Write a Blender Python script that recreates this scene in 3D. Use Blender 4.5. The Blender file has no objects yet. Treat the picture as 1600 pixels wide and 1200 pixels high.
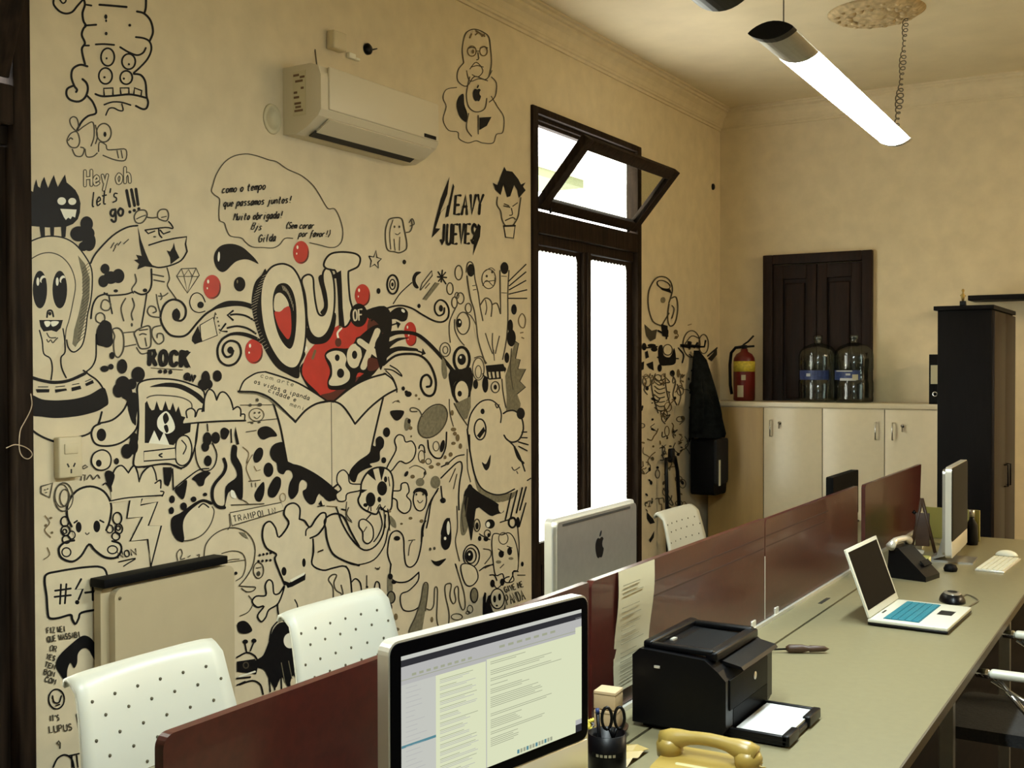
import bpy, bmesh, math, random
from mathutils import Vector, Matrix
from mathutils.geometry import tessellate_polygon
random.seed(7)
S = bpy.context.scene
COL = S.collection
PI = math.pi
# ------------------------------------------------------------------ camera, world, exposure
W, H, F = 1600, 1200, 1740.0
YAW, PIT, ROL = 0.54554, -0.015303, -0.00243
CAMP = Vector((3.2, 0.0, 1.65))
FW = Vector((-math.sin(YAW)*math.cos(PIT), math.cos(YAW)*math.cos(PIT), math.sin(PIT)))
_r = Vector((math.cos(YAW), math.sin(YAW), 0)); _u = _r.cross(FW)
RT = _r*math.cos(ROL) + _u*math.sin(ROL)
UP = -_r*math.sin(ROL) + _u*math.cos(ROL)
cd = bpy.data.cameras.new('camera'); cam = bpy.data.objects.new('camera', cd); COL.objects.link(cam)
cd.sensor_fit = 'HORIZONTAL'; cd.sensor_width = 36; cd.lens = F/W*36; cd.clip_start = .05; cd.clip_end = 100
cam.matrix_world = Matrix(((RT.x, UP.x, -FW.x, CAMP.x), (RT.y, UP.y, -FW.y, CAMP.y), (RT.z, UP.z, -FW.z, CAMP.z), (0, 0, 0, 1)))
S.camera = cam
S.view_settings.view_transform = 'Standard'; S.view_settings.look = 'None'
S.view_settings.exposure = 1.15; S.view_settings.gamma = 1.0; S.view_settings.use_curve_mapping = False
wd = bpy.data.worlds.new('sky'); S.world = wd; wd.use_nodes = True
bg = wd.node_tree.nodes['Background']; bg.inputs[0].default_value = (1.0, .98, .93, 1); bg.inputs[1].default_value = 4.5
LAMP_POWER = 62.0      # emission of the fluorescent tubes

def on(ax, val, px, py):
    """the point of a real plane (x, y or z = val) that the photograph shows at px, py"""
    d = FW + RT*((px-W/2)/F) - UP*((py-H/2)/F)
    return CAMP + d*((val-CAMP[ax])/d[ax])

# ------------------------------------------------------------------ materials
def mat(name, col, rough=.6, metal=0, noise=0, nscale=20, bump=0, emit=0, stretch=None, spec=.5, coat=0, trans=0, ior=1.45):
    m = bpy.data.materials.new(name); m.use_nodes = True; nt = m.node_tree; b = nt.nodes['Principled BSDF']
    b.inputs['Base Color'].default_value = (*col, 1); b.inputs['Roughness'].default_value = rough
    b.inputs['Metallic'].default_value = metal; b.inputs['Specular IOR Level'].default_value = spec
    b.inputs['Coat Weight'].default_value = coat
    if trans: b.inputs['Transmission Weight'].default_value = trans; b.inputs['IOR'].default_value = ior
    if emit: b.inputs['Emission Color'].default_value = (*col, 1); b.inputs['Emission Strength'].default_value = emit
    if noise or bump:
        tc = nt.nodes.new('ShaderNodeTexCoord'); mp = nt.nodes.new('ShaderNodeMapping')
        if stretch: mp.inputs['Scale'].default_value = stretch
        n = nt.nodes.new('ShaderNodeTexNoise'); n.inputs['Scale'].default_value = nscale; n.inputs['Detail'].default_value = 6
        nt.links.new(tc.outputs['Object'], mp.inputs[0]); nt.links.new(mp.outputs[0], n.inputs['Vector'])
        if noise:
            mr = nt.nodes.new('ShaderNodeMapRange'); mr.inputs['From Min'].default_value = .3; mr.inputs['From Max'].default_value = .7
            mr.inputs['To Min'].default_value = 1-noise; mr.inputs['To Max'].default_value = 1+noise*.6
            mx = nt.nodes.new('ShaderNodeVectorMath'); mx.operation = 'SCALE'; mx.inputs[0].default_value = col
            nt.links.new(n.outputs['Fac'], mr.inputs['Value']); nt.links.new(mr.outputs[0], mx.inputs['Scale'])
            nt.links.new(mx.outputs[0], b.inputs['Base Color'])
        if bump:
            bp = nt.nodes.new('ShaderNodeBump'); bp.inputs['Strength'].default_value = bump; bp.inputs['Distance'].default_value = .004
            nt.links.new(n.outputs['Fac'], bp.inputs['Height']); nt.links.new(bp.outputs[0], b.inputs['Normal'])
    return m
WALLC = (.70, .60, .405)
M = dict(
    wall=mat('painted plaster', WALLC, .85, noise=.07, nscale=9, bump=.25, spec=.2),
    ceil=mat('ceiling paint', (.72, .62, .41), .9, noise=.06, nscale=4, bump=.15, spec=.2),
    rose=mat('plaster rose', (.55, .42, .23), .9, noise=.35, nscale=30, spec=.2),
    cornice=mat('cornice plaster', (.70, .60, .40), .8, noise=.06, nscale=12, spec=.2),
    floor=mat('dark floor boards', (.012, .009, .007), .75, spec=.1, noise=.3, nscale=3, stretch=(12, 1, 1)),
    ink=mat('black paint', (.005, .005, .006), .5, noise=.2, nscale=40, spec=.2),
    pen=mat('thin marker ink', (.055, .045, .025), .6),
    fade=mat('faded marker ink', (.16, .11, .045), .7),
    red=mat('red paint', (.50, .022, .016), .4, noise=.12, nscale=15),
    maroon=mat('dark red paint', (.08, .008, .006), .4),
    cream=mat('cream paint', (.71, .62, .425), .7, noise=.05, nscale=20, spec=.2),
    white=mat('white paint', (.85, .82, .66), .6),
    grey=mat('grey marker shading', (.20, .175, .105), .7, noise=.3, nscale=60),
    wood=mat('dark stained wood', (.024, .015, .009), .7, spec=.08, noise=.5, nscale=6, stretch=(8, 8, .7), bump=.3),
    wood2=mat('dark brown shutter wood', (.016, .007, .004), .55, spec=.2, noise=.5, nscale=5, stretch=(9, 9, .6), bump=.3),
    divider=mat('dark red laminate', (.055, .009, .006), .3, noise=.22, nscale=60, coat=.15),
    dline=mat('divider groove', (.03, .006, .005), .5),
    desk=mat('pale desk laminate', (.215, .19, .105), .38, noise=.05, nscale=40),
    dedge=mat('desk edge band', (.10, .075, .04), .5),
    seam=mat('dark seam', (.02, .02, .015), .6),
    alu=mat('brushed aluminium', (.52, .50, .44), .32, metal=.85, noise=.05, nscale=40),
    alurim=mat('pale aluminium rim', (.75, .72, .62), .3, metal=.5),
    black=mat('black plastic', (.002, .002, .0025), .35, spec=.22),
    blackm=mat('matt black plastic', (.0035, .0035, .0035), .6, noise=.2, nscale=50, spec=.12),
    glassblk=mat('black screen glass', (.002, .002, .003), .35, spec=.02),
    chair=mat('white chair plastic', (.62, .61, .50), .35),
    hole=mat('perforation', (.10, .085, .045), .8),
    chrome=mat('chrome', (.7, .7, .7), .12, metal=1),
    fabric=mat('black seat fabric', (.018, .018, .018), .9, noise=.4, nscale=120, bump=.4),
    cloth=mat('dark coat cloth', (.012, .014, .013), .95, spec=.1, noise=.5, nscale=25, bump=.6),
    acw=mat('ivory plastic', (.66, .58, .41), .4),
    acline=mat('dark slot', (.02, .018, .015), .6),
    sticker=mat('pale sticker', (.62, .55, .35), .6),
    stick2=mat('sticker print', (.18, .10, .05), .6),
    beige=mat('beige enamel', (.54, .45, .28), .5, noise=.04, nscale=10),
    cab=mat('cream laminate', (.74, .62, .41), .25, noise=.03, nscale=20),
    cabedge=mat('brown edge band', (.18, .13, .06), .5),
    cabtan=mat('tan door face', (.48, .31, .11), .4, noise=.12, nscale=12, stretch=(1, 1, .2)),
    blkwood=mat('black brown laminate', (.005, .004, .004), .6, spec=.12, noise=.3, nscale=10, stretch=(6, 6, .6)),
    brnwood=mat('brown laminate side', (.022, .013, .007), .5, spec=.2, noise=.3, nscale=10, stretch=(6, 6, .6)),
    extred=mat('extinguisher red', (.13, .008, .005), .35),
    yellow=mat('yellow label', (.62, .50, .05), .5, noise=.3, nscale=60),
    paper=mat('paper', (.50, .45, .29), .8),
    paperprint=mat('printed lines', (.25, .22, .13), .8),
    whitepaper=mat('white paper', (.50, .51, .50), .8),
    blue=mat('blue label', (.02, .04, .14), .5, noise=.3, nscale=60),
    gold=mat('gilt', (.30, .20, .05), .35, metal=.6),
    phoney=mat('yellowed phone plastic', (.36, .25, .055), .35),
    phonekey=mat('pale phone inset', (.50, .46, .24), .5),
    box=mat('cream card', (.55, .40, .22), .7),
    cyan=mat('cyan keyboard cover', (.02, .19, .25), .4),
    cyanline=mat('key gaps', (.01, .13, .19), .5),
    laptopw=mat('silver laptop plastic', (.62, .61, .50), .35),
    keyw=mat('white key plastic', (.72, .72, .58), .5),
    keygap=mat('keyboard bed', (.25, .26, .16), .6),
    brown=mat('brown wood', (.055, .025, .010), .5, noise=.3, nscale=20),
    cord=mat('pale cord', (.45, .34, .22), .6),
    cordg=mat('grey cord', (.11, .09, .05), .6),
    outw=mat('outlet plastic', (.64, .55, .35), .45),
    outer=mat('outside render', (.55, .52, .38), .9),
    eave=mat('outside tiles', (.09, .10, .05), .9),
    red2=mat('red plastic', (.35, .03, .02), .4),
    olive=mat('olive glass', (.30, .27, .07), .3),
)
def emis(name, col, st):
    m = bpy.data.materials.new(name); m.use_nodes = True; nt = m.node_tree; nt.nodes.remove(nt.nodes['Principled BSDF'])
    e = nt.nodes.new('ShaderNodeEmission'); e.inputs[0].default_value = (*col, 1); e.inputs[1].default_value = st
    nt.links.new(e.outputs[0], nt.nodes['Material Output'].inputs[0]); return m
M['tube'] = emis('lit fluorescent tube', (.86, .98, .98), LAMP_POWER)
M['warmfill'] = emis('added warm fill', (1.0, .80, .50), LAMP_POWER*2.2)
M['scr_white'] = emis('screen page', (.72, .76, .52), .44)
M['scr_bar'] = emis('screen toolbar', (.47, .47, .46), .44)
M['scr_side'] = emis('screen sidebar', (.56, .57, .52), .44)
M['scr_text'] = emis('screen text', (.36, .38, .27), .44)
M['scr_dark'] = emis('screen dark', (.03, .03, .035), .44)
M['scr_blue'] = emis('screen selection', (.10, .25, .30), .44)
def glassmix(name, tint, fac, rough=.03, transl=False):
    m = bpy.data.materials.new(name); m.use_nodes = True; nt = m.node_tree; nt.nodes.remove(nt.nodes['Principled BSDF'])
    t = nt.nodes.new('ShaderNodeBsdfTransparent'); t.inputs[0].default_value = (*tint, 1)
    if transl: g = nt.nodes.new('ShaderNodeBsdfTranslucent'); g.inputs[0].default_value = (.95, .95, .95, 1)
    else: g = nt.nodes.new('ShaderNodeBsdfGlossy'); g.inputs[1].default_value = rough
    x = nt.nodes.new('ShaderNodeMixShader'); x.inputs[0].default_value = fac
    nt.links.new(t.outputs[0], x.inputs[1]); nt.links.new(g.outputs[0], x.inputs[2]); nt.links.new(x.outputs[0], nt.nodes['Material Output'].inputs[0])
    return m
M['glass'] = glassmix('window glass', (.93, .95, .9), .12)
M['lace'] = glassmix('white lace curtain', (1, 1, 1), .75, transl=True)
M['jug'] = glassmix('clear jug plastic', (.70, .77, .76), .09, .10)

# ------------------------------------------------------------------ mesh helpers
class MB:
    def __init__(s): s.bm = bmesh.new(); s.mats = []
    def mi(s, m):
        m = M[m] if isinstance(m, str) else m
        if m not in s.mats: s.mats.append(m)
        return s.mats.index(m)
    def faces(s, vs, fs, m, smooth=False, T=None):
        i = s.mi(m); b = [s.bm.verts.new(T @ Vector(v) if T else Vector(v)) for v in vs]
        for f in fs:
            try: q = s.bm.faces.new([b[k] for k in f]); q.material_index = i; q.smooth = smooth
            except ValueError: pass
        return s
    def box(s, x0, y0, z0, x1, y1, z1, m, bev=0, T=None):
        t = bmesh.new(); bmesh.ops.create_cube(t, size=1)
        for v in t.verts: v.co = Vector(((x0+x1)/2+v.co.x*(x1-x0), (y0+y1)/2+v.co.y*(y1-y0), (z0+z1)/2+v.co.z*(z1-z0)))
        if bev: bmesh.ops.bevel(t, geom=list(t.edges), offset=bev, segments=3, profile=.5, affect='EDGES')
        t.verts.index_update()
        s.faces([v.co.copy() for v in t.verts], [[v.index for v in f.verts] for f in t.faces], m, bool(bev), T); t.free(); return s
    def tube(s, pts, r, m, n=8, caps=True, rs=None):
        P = [Vector(p) for p in pts]; rings = []; N = len(P)
        t0 = (P[1]-P[0]).normalized(); a = t0.orthogonal().normalized()
        vs = []; 
        for k in range(N):
            t = (P[min(k+1, N-1)]-P[max(k-1, 0)]).normalized()
            a = (a - t*a.dot(t)); a = a.normalized() if a.length > 1e-6 else t.orthogonal().normalized()
            b = t.cross(a); rr = rs[k] if rs else r
            vs += [P[k]+(a*math.cos(2*PI*j/n)+b*math.sin(2*PI*j/n))*rr for j in range(n)]
        fs = [[k*n+j, k*n+(j+1) % n, (k+1)*n+(j+1) % n, (k+1)*n+j] for k in range(N-1) for j in range(n)]
        if caps: fs += [list(range(n))[::-1], [(N-1)*n+j for j in range(n)]]
        return s.faces(vs, fs, m, True)
    def lathe(s, prof, m, c=(0, 0, 0), n=24, ax='z', sx=1, sy=1, T=None):
        vs = []
        for r, h in prof:
            for j in range(n):
                a = 2*PI*j/n; p = (r*math.cos(a)*sx, r*math.sin(a)*sy, h)
                if ax == 'x': p = (p[2], p[0], p[1])
                if ax == 'y': p = (p[1], p[2], p[0])
                vs.append((c[0]+p[0], c[1]+p[1], c[2]+p[2]))
        N = len(prof); fs = [[k*n+j, k*n+(j+1) % n, (k+1)*n+(j+1) % n, (k+1)*n+j] for k in range(N-1) for j in range(n)]
        if prof[0][0] > 1e-5: fs.append(list(range(n))[::-1])
        if prof[-1][0] > 1e-5: fs.append([(N-1)*n+j for j in range(n)])
        return s.faces(vs, fs, m, True, T)
    def prism(s, pts, a0, a1, m, ax='y', T=None, smooth=False):
        """closed 2D outline swept along an axis: ax y -> pts are (x,z); ax x -> (y,z); ax z -> (x,y)"""
        def P(p, a): return {'y': (p[0], a, p[1]), 'x': (a, p[0], p[1]), 'z': (p[0], p[1], a)}[ax]
        n = len(pts); vs = [P(p, a0) for p in pts]+[P(p, a1) for p in pts]
        fs = [[k, (k+1) % n, n+(k+1) % n, n+k] for k in range(n)]
        tr = tessellate_polygon([[Vector((p[0], p[1], 0)) for p in pts]])
        s.faces(vs, fs, m, smooth, T)
        s.faces(vs[:n], tr, m, False, T); s.faces(vs[n:], tr, m, False, T)
        return s
    def build(s, name, parent=None, loc=None, rz=None):
        bmesh.ops.remove_doubles(s.bm, verts=s.bm.verts, dist=1e-6) if len(s.bm.verts) < 60000 else None
        bmesh.ops.recalc_face_normals(s.bm, faces=s.bm.faces)
        me = bpy.data.meshes.new(name); s.bm.to_mesh(me); s.bm.free()
        for m in s.mats: me.materials.append(m)
        o = bpy.data.objects.new(name, me); COL.objects.link(o)
        if parent: o.parent = parent
        if loc is not None: o.location = loc
        if rz is not None: o.rotation_euler[2] = rz
        return o
def thing(name, label, cat, loc=(0, 0, 0), rz=0, group=None):
    o = bpy.data.objects.new(name, None); COL.objects.link(o); o.empty_display_size = .1
    o.location = loc; o.rotation_euler = (0, 0, rz); o['label'] = label; o['category'] = cat
    if group: o['group'] = group
    return o
def tag(o, label, cat, group=None):
    o['label'] = label; o['category'] = cat
    if group: o['group'] = group
    return o
def struct(o, label=None):
    o['kind'] = 'structure'
    if label: o['label'] = label
    return o
def dup(root, loc, rz, label, group=None):
    r = root.copy(); COL.objects.link(r); r.location = loc; r.rotation_euler = (0, 0, rz); r['label'] = label
    if group: r['group'] = group
    for ch in list(root.children):
        c = ch.copy(); COL.objects.link(c); c.parent = r
        for g in ch.children: d = g.copy(); COL.objects.link(d); d.parent = c
    return r
def arc(cx, cy, r, a0, a1, n=8): return [(cx+r*math.cos(a0+(a1-a0)*k/n), cy+r*math.sin(a0+(a1-a0)*k/n)) for k in range(n+1)]
def rrect(x0, y0, x1, y1, r, n=5):
    return arc(x1-r, y1-r, r, 0, PI/2, n)+arc(x0+r, y1-r, r, PI/2, PI, n)+arc(x0+r, y0+r, r, PI, 1.5*PI, n)+arc(x1-r, y0+r, r, 1.5*PI, 2*PI, n)
# ================================================================== THE ROOM
RX, Y0, YB, ZC = 5.8, -1.8, 8.478, 3.68
WT = .09
def wallseg(mb, y0, y1, z0, z1): mb.box(-WT, y0, z0, 0, y1, z1, 'wall')
mb = MB(); wallseg(mb, Y0, .80, 0, ZC); wallseg(mb, .80, 2.27, 3.14, ZC); wallseg(mb, 2.27, 5.482, 0, ZC); wallseg(mb, 5.482, 6.95, 3.14, ZC); wallseg(mb, 6.95, YB, 0, ZC)
wall_left = struct(mb.build('wall_left'), 'cream plastered wall painted with a black and red doodle mural')
struct(MB().box(-WT, YB, 0, RX, YB+.2, ZC, 'wall').build('wall_back'))
struct(MB().box(RX, Y0, 0, RX+.2, YB+.2, ZC, 'wall').build('wall_right'))
struct(MB().box(-WT, Y0-.2, 0, RX+.2, Y0, ZC, 'wall').build('wall_front'))
struct(MB().box(-WT, Y0-.2, -.1, RX+.2, YB+.2, 0, 'floor').build('floor'))
struct(MB().box(-WT, Y0-.2, ZC, RX+.2, YB+.2, ZC+.1, 'ceil').build('ceiling'))
# cornices: stepped mouldings, a real profile run along the wall
prof = [(0, 3.52), (.012, 3.52), (.014, 3.535), (.024, 3.54), (.026, 3.552), (.03, 3.556), (.036, 3.585), (.052, 3.612), (.075, 3.63), (.08, 3.636), (.08, 3.648), (.095, 3.652), (.10, 3.665), (.118, 3.668), (.118, ZC), (0, ZC)]
struct(MB().prism(prof, Y0, YB, 'cornice', 'y').build('trim_1'), 'moulded plaster cornice along the mural wall')
pb = [(YB-a, z) for a, z in [(p[0]*.8, p[1]) for p in prof]]
struct(MB().prism(pb, .0, RX, 'cornice', 'x').build('trim_2'), 'moulded plaster cornice along the back wall')

# ---- french windows with a bottom-hung transom that leans into the room
def french(name, ya, yb, lean, label):
    root = struct(bpy.data.objects.new(name, None)); COL.objects.link(root); root['label'] = label
    X0, X1 = -.07, .018; zt = 3.14; fw = .062
    f = MB(); w = 'wood'
    f.box(X0, ya, 0, X1, ya+fw, zt, w, .006); f.box(X0, yb-fw, 0, X1, yb, zt, w, .006)
    f.box(X0, ya+fw, zt-.04, X1, yb-fw, zt, w, .004); f.box(X0, ya+fw, zt-.065, X1-.03, yb-fw, zt-.04, w, .004); f.box(X0, ya+fw, zt-.085, X1-.05, yb-fw, zt-.065, w)
    f.box(X0, ya+fw, 2.42, X1, yb-fw, 2.545, w, .006); f.box(X0, ya+fw, 2.36, X1-.035, yb-fw, 2.42, w, .004)
    ym = (ya+yb)/2-.03
    f.box(X0, ym-.045, 0, X1-.02, ym+.05, 2.36, w, .006); f.box(X0+.02, ym-.018, 0, X1-.004, ym+.018, 2.36, w, .004)
    f.build('window_frame', root)
    for (a, b, la, lb) in ((ya+fw, ym-.045, .052, .05), (ym+.05, yb-fw, .028, .09)):
        g = .013
        l = MB(); x0, x1 = -.062, -.03
        l.box(x0, a+la-.022, .02, x1, a+la, 2.355, w); l.box(x0-.02, a, .02, x0+.02, a+la-.022-g, 2.355, w)
        l.box(x0, b-lb, .02, x1, b, 2.355, w)
        l.box(x0, a+la, 2.325, x1, b-lb, 2.355, w); l.box(x0, a+la, .02, x1, b-lb, .62, w)
        l.box(x1, a+la+.05, .14, x1+.012, b-lb-.05, .50, w, .008)
        for zz in (.5, 1.3, 2.29): l.tube([(x0-.01, a+la-.022-g/2, zz), (x0-.01, a+la-.022-g/2, zz+.05)], .009, 'black')
        lf = l.build('casement', root)
        MB().box(-.05, a+la, .62, -.047, b-lb, 2.325, 'glass').build('glass_pane', lf)
        # lace curtain with a toothed edge, hung just outside the glass
        ya_, yb_ = a+la+.002, b-lb+.014; pts = [(ya_, .63)]
        n = 75
        for k in range(n): z = .63+(2.31-.63)*k/n; pts += [(yb_, z), (yb_-.012, z+.011)]
        m = 22
        top = [(yb_-.03-(yb_-.03-ya_)*k/m, 2.332-.012*(k % 2)) for k in range(m+1)]
        c = MB(); P = [(-.0285, p[0], p[1]) for p in pts+top]
        c.faces(P, tessellate_polygon([[Vector((p[1], p[2], 0)) for p in P]]), 'lace'); c.build('lace_curtain', root)
    # the transom sash
    hz, hy0, hy1, hgt, st = 2.572, ya+fw+.012, yb-fw-.012, .49, .082
    T = Matrix.Translation((-.01, 0, hz)) @ Matrix.Rotation(lean, 4, 'Y')
    s = MB()
    s.box(-.025, hy0, 0, .025, hy0+st, hgt, w, .005, T); s.box(-.025, hy1-st, 0, .025, hy1, hgt, w, .005, T)
    s.box(-.025, hy0+st, 0, .025, hy1-st, .065, w, .005, T); s.box(-.025, hy0+st, hgt-.07, .025, hy1-st, hgt, w, .005, T)
    so = s.build('transom_sash', root)
    MB().box(-.003, hy0+st, .06, .003, hy1-st, hgt-.05, 'glass', T=T).build('glass_pane', so)
    for yy in (hy0+.12, hy1-.14): MB().tube([(.02, yy, 2.545), (.02, yy, 2.58)], .008, 'black').build('hinge', so)
    return root
french('window_1', 5.482, 6.95, math.radians(41), 'tall dark wood french window with lace panes and an open leaning transom')
french('window_2', .80, 2.27, math.radians(20), 'dark wood french window frame at the left edge of the photo')
# the neighbouring wall with its eaves that shows through the open transom
nb = struct(bpy.data.objects.new('trim_3', None)); COL.objects.link(nb); nb['label'] = 'roof overhang across the street seen through the open transom'
MB().box(-2.6, 5, 3.53, -2.0, 16, 3.62, 'outer').build('soffit_board', nb); MB().box(-2.5, 5, 3.45, -2.02, 10, 3.53, 'eave').build('gutter', nb)

# ---- dark double shutter in the back wall, behind the cabinets
d = bpy.data.objects.new('door_1', None); COL.objects.link(d); struct(d, 'dark wooden double door behind the cream cabinets')
x0, x1, zt = .368, 1.199, 2.511
yb = YB
MB().box(x0, yb-.05, 0, x0+.075, yb, zt, 'wood2', .006).box(x1-.075, yb-.05, 0, x1, yb, zt, 'wood2', .006).box(x0+.075, yb-.05, zt-.075, x1-.075, yb, zt, 'wood2', .006).build('door_frame', d)
xm = (x0+x1)/2
for a, b in ((x0+.078, xm-.003), (xm+.003, x1-.078)):
    q = MB(); q.box(a, yb-.035, .02, a+.075, yb, zt-.08, 'wood2', .004).box(b-.075, yb-.035, .02, b, yb, zt-.08, 'wood2', .004)
    for z0, z1 in ((zt-.19, zt-.08), (1.25, 1.36), (.02, .2)): q.box(a+.075, yb-.035, z0, b-.075, yb, z1, 'wood2', .004)
    q.box(a+.07, yb-.008, .1, b-.07, yb, zt-.1, 'wood2').box(a+.09, yb-.012, .2, b-.09, yb, 1.25, 'wood2').box(a+.09, yb-.022, 1.40, b-.09, yb, zt-.22, 'wood2', .012)
    q.build('door_leaf', d)

# ================================================================== LAMPS
def luminaire(loc, lit, label, tube='tube', far='alu', fc=0):
    t = thing('hanging_lamp', label, 'lamp', loc, .025, 'hanging fluorescent lamps')
    L = 1.50; hw, hh = .054, .021
    lens = lambda a: math.copysign(hh*(math.sin(a)**2*.75+abs(math.sin(a))*.25), math.sin(a))
    el = [(hw*math.cos(a), lens(a)) for a in [2*PI*(k+.5)/24 for k in range(24)]]
    up = [(hw*math.cos(a), lens(a)) for a in [PI*k/14 for k in range(15)]]
    inn = [(.9*hw*math.cos(a), .86*hh*math.sin(a)+.001) for a in [PI*k/14 for k in range(15)]][::-1]
    MB().prism(up+inn, .02, L-.02, 'alu', 'y').build('reflector_housing', t)
    MB().prism([(p[0]*1.04, p[1]*1.04) for p in el], -.012, .02, 'black', 'y').build('end_cap', t)
    MB().prism([(p[0]*1.04, p[1]*1.04) for p in el], L-.02-fc, L+.012, far, 'y').build('end_cap', t)
    lo = [(hw*.98*math.cos(a), lens(a)) for a in [PI+PI*k/14 for k in range(15)]]
    MB().prism(lo, .02, .235, 'alu', 'y').build('louvre_plate', t)
    MB().prism([(p[0], p[1]*.9) for p in lo], .235, L-.06-fc, tube, 'y').build('lit_diffuser', t)
    for y in (.10,): MB().tube([(0, y, .02), (0, y, ZC-loc[2])], .0018, 'cordg', 5).build('suspension_wire', t)
    return t
luminaire((2.335, 2.64, 2.46), True, 'lit fluorescent lamp hanging above the desk with black end cap')
luminaire((2.35, .855, 2.46), True, 'hanging fluorescent lamp of which only the dark end shows at the top edge', 'tube', 'black', .12)
luminaire((4.7, 5.6, 2.9), True, 'added unseen warm lamp in the right half of the room, brightening the back wall', 'warmfill')  # unseen lamp, added to brighten and warm the back wall
# ceiling rose and the curly flex that swags from it to the lamp
pr_ = []
r0 = .26
for k, (rr, dz) in enumerate([(0, -.045), (.03, -.05), (.05, -.035), (.07, -.03), (.10, -.045), (.12, -.028), (.15, -.02), (.18, -.034), (.20, -.022), (.23, -.026), (.25, -.012), (.27, -.0)]): pr_.append((rr, dz))
rose = MB().lathe(pr_, 'rose', n=48)
for k in range(16):
    a = 2*PI*k/16; c, s_ = math.cos(a), math.sin(a)
    rose.lathe([(0, -.04), (.018, -.036), (.024, -.022), (.02, -.01)], 'rose', c=(.15*c, .15*s_, 0), n=8); rose.lathe([(0, -.035), (.014, -.03), (.018, -.015)], 'rose', c=(.215*c, .215*s_, 0), n=8)
o = rose.build('ceiling_rose', loc=(1.66, 6.57, ZC)); tag(o, 'round moulded plaster rose on the ceiling', 'ceiling rose')
A = Vector((1.80, 6.68, ZC-.03)); B = Vector((2.296, 4.16, 2.503)); pts = []
n = 460; dr = (B-A).normalized(); s1 = dr.orthogonal().normalized(); s2 = dr.cross(s1)
for k in range(n+1):
    t = k/n; c = A.lerp(B, t)+Vector((0, 0, -.10*math.sin(PI*t)*.5)); a = t*2*PI*20; rr = .011*(1+.4*math.sin(t*19))
    pts.append(c+s1*rr*math.cos(a)+s2*rr*math.sin(a))
o = MB().tube(pts, .0028, 'cordg', 5).build('lamp_flex'); tag(o, 'curly electric flex running from the ceiling rose to the lamp', 'cable')

# ================================================================== THINGS ON THE MURAL WALL
t = thing('air_conditioner', 'white split air conditioner mounted high on the mural wall', 'air conditioner', (0, 3.455, 2.61))
L = .825
pf = [(0, 0), (.07, -.005), (.13, .02), (.19, .06), (.205, .085), (.205, .22), (.19, .262), (.15, .275), (0, .275)]
MB().prism(pf, 0, L, 'acw', 'y').build('casing', t)
MB().box(.2, .045, .088, .213, L-.01, .262, 'acw', .005).build('front_panel', t)
q = MB(); q.prism([(.125, .0115), (.195, .056), (.199, .05), (.129, .006)], .06, L-.05, 'acw', 'y'); q.build('air_flap', t)
MB().prism([(.095, -.003), (.13, .014), (.128, .009), (.098, -.008)], .05, L-.08, 'acline', 'y').build('outlet_slot', t)
MB().box(.205, L-.125, .092, .216, L-.035, .108, 'black').build('display', t)
q = MB(); q.box(.055, -.002, .07, .125, 0, .25, 'sticker')
for z, a, b in ((.235, .06, .09), (.225, .095, .12), (.21, .07, .11), (.18, .1, .115), (.165, .062, .08), (.145, .062, .09), (.12, .065, .1), (.105, .07, .1), (.09, .065, .11)): q.box(a, -.003, z-.005, b, -.0018, z+.004, 'stick2')
q.build('rating_label', t)
MB().tube([(.06, .16, .27), (.03, .18, .30), (.0, .2, .40)], .003, 'cordg', 6).build('cable', t)
o = MB().box(0, -.045, -.04, .045, .045, .04, 'outw', .008).build('junction_box', loc=on(0, 0, 520, 66)); tag(o, 'small ivory junction box above the air conditioner', 'junction box')
q = MB().lathe([(.026, 0), (.026, .012), (.018, .02), (0, .022)], 'black', ax='x', n=20); q.tube([(.012, .02, 0), (.02, .05, .012)], .003, 'black', 6)
o = q.build('wall_plug', loc=on(0, 0, 573, 77)); tag(o, 'round black plug stuck in the wall right of the junction box', 'wall plug')
o = MB().box(0, -.045, -.012, .02, .0, .012, 'white', .003).box(.0, .0, -.012, .02, .03, .0, 'white', .003).build('cable_connector', loc=on(0, 0, 551, 90)); tag(o, 'small white cable connector below the black plug', 'connector')
o = MB().lathe([(.052, 0), (.05, .006), (.035, .006), (.034, .002), (0, .002)], 'sticker', ax='x', n=24, sy=1.2).build('pipe_cover', loc=on(0, 0, 425, 186)); tag(o, 'faint round plaster patch left of the air conditioner', 'wall patch')
q = MB().lathe([(.018, 0), (.018, .012), (.010, .02), (0, .02)], 'black', ax='x', n=14, sy=1.4); o = q.build('screw_cap', loc=on(0, 0, 1113, 292)); tag(o, 'small dark knob on the wall near the corner', 'wall knob')
t = thing('power_outlet', 'ivory power outlet plate low on the mural wall', 'power outlet', on(0, 0, 102, 714))
MB().box(0, -.046, -.068, .03, .046, .068, 'outw', .006).build('cover_plate', t)
MB().box(.03, -.026, .012, .034, .026, .046, 'outw', .002).build('switch_rocker', t)
q = MB(); T = None
for y, z, a in ((-.012, -.026, .5), (.012, -.026, -.5), (0, -.046, 0)): q.box(.0295, -.0025, -.007, .0312, .0025, .007, 'acline', T=Matrix.Translation((0, y, z)) @ Matrix.Rotation(a, 4, 'X'))
q.build('socket_slots', t)
pts = [(48, 615), (50, 632), (46, 645), (38, 660), (32, 672), (30, 690), (31, 705), (36, 714), (44, 717), (50, 712), (49, 706), (42, 700), (32, 696), (22, 695), (10, 700)]
P = [on(0, .03, *p) for p in pts]; Q = []
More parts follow.
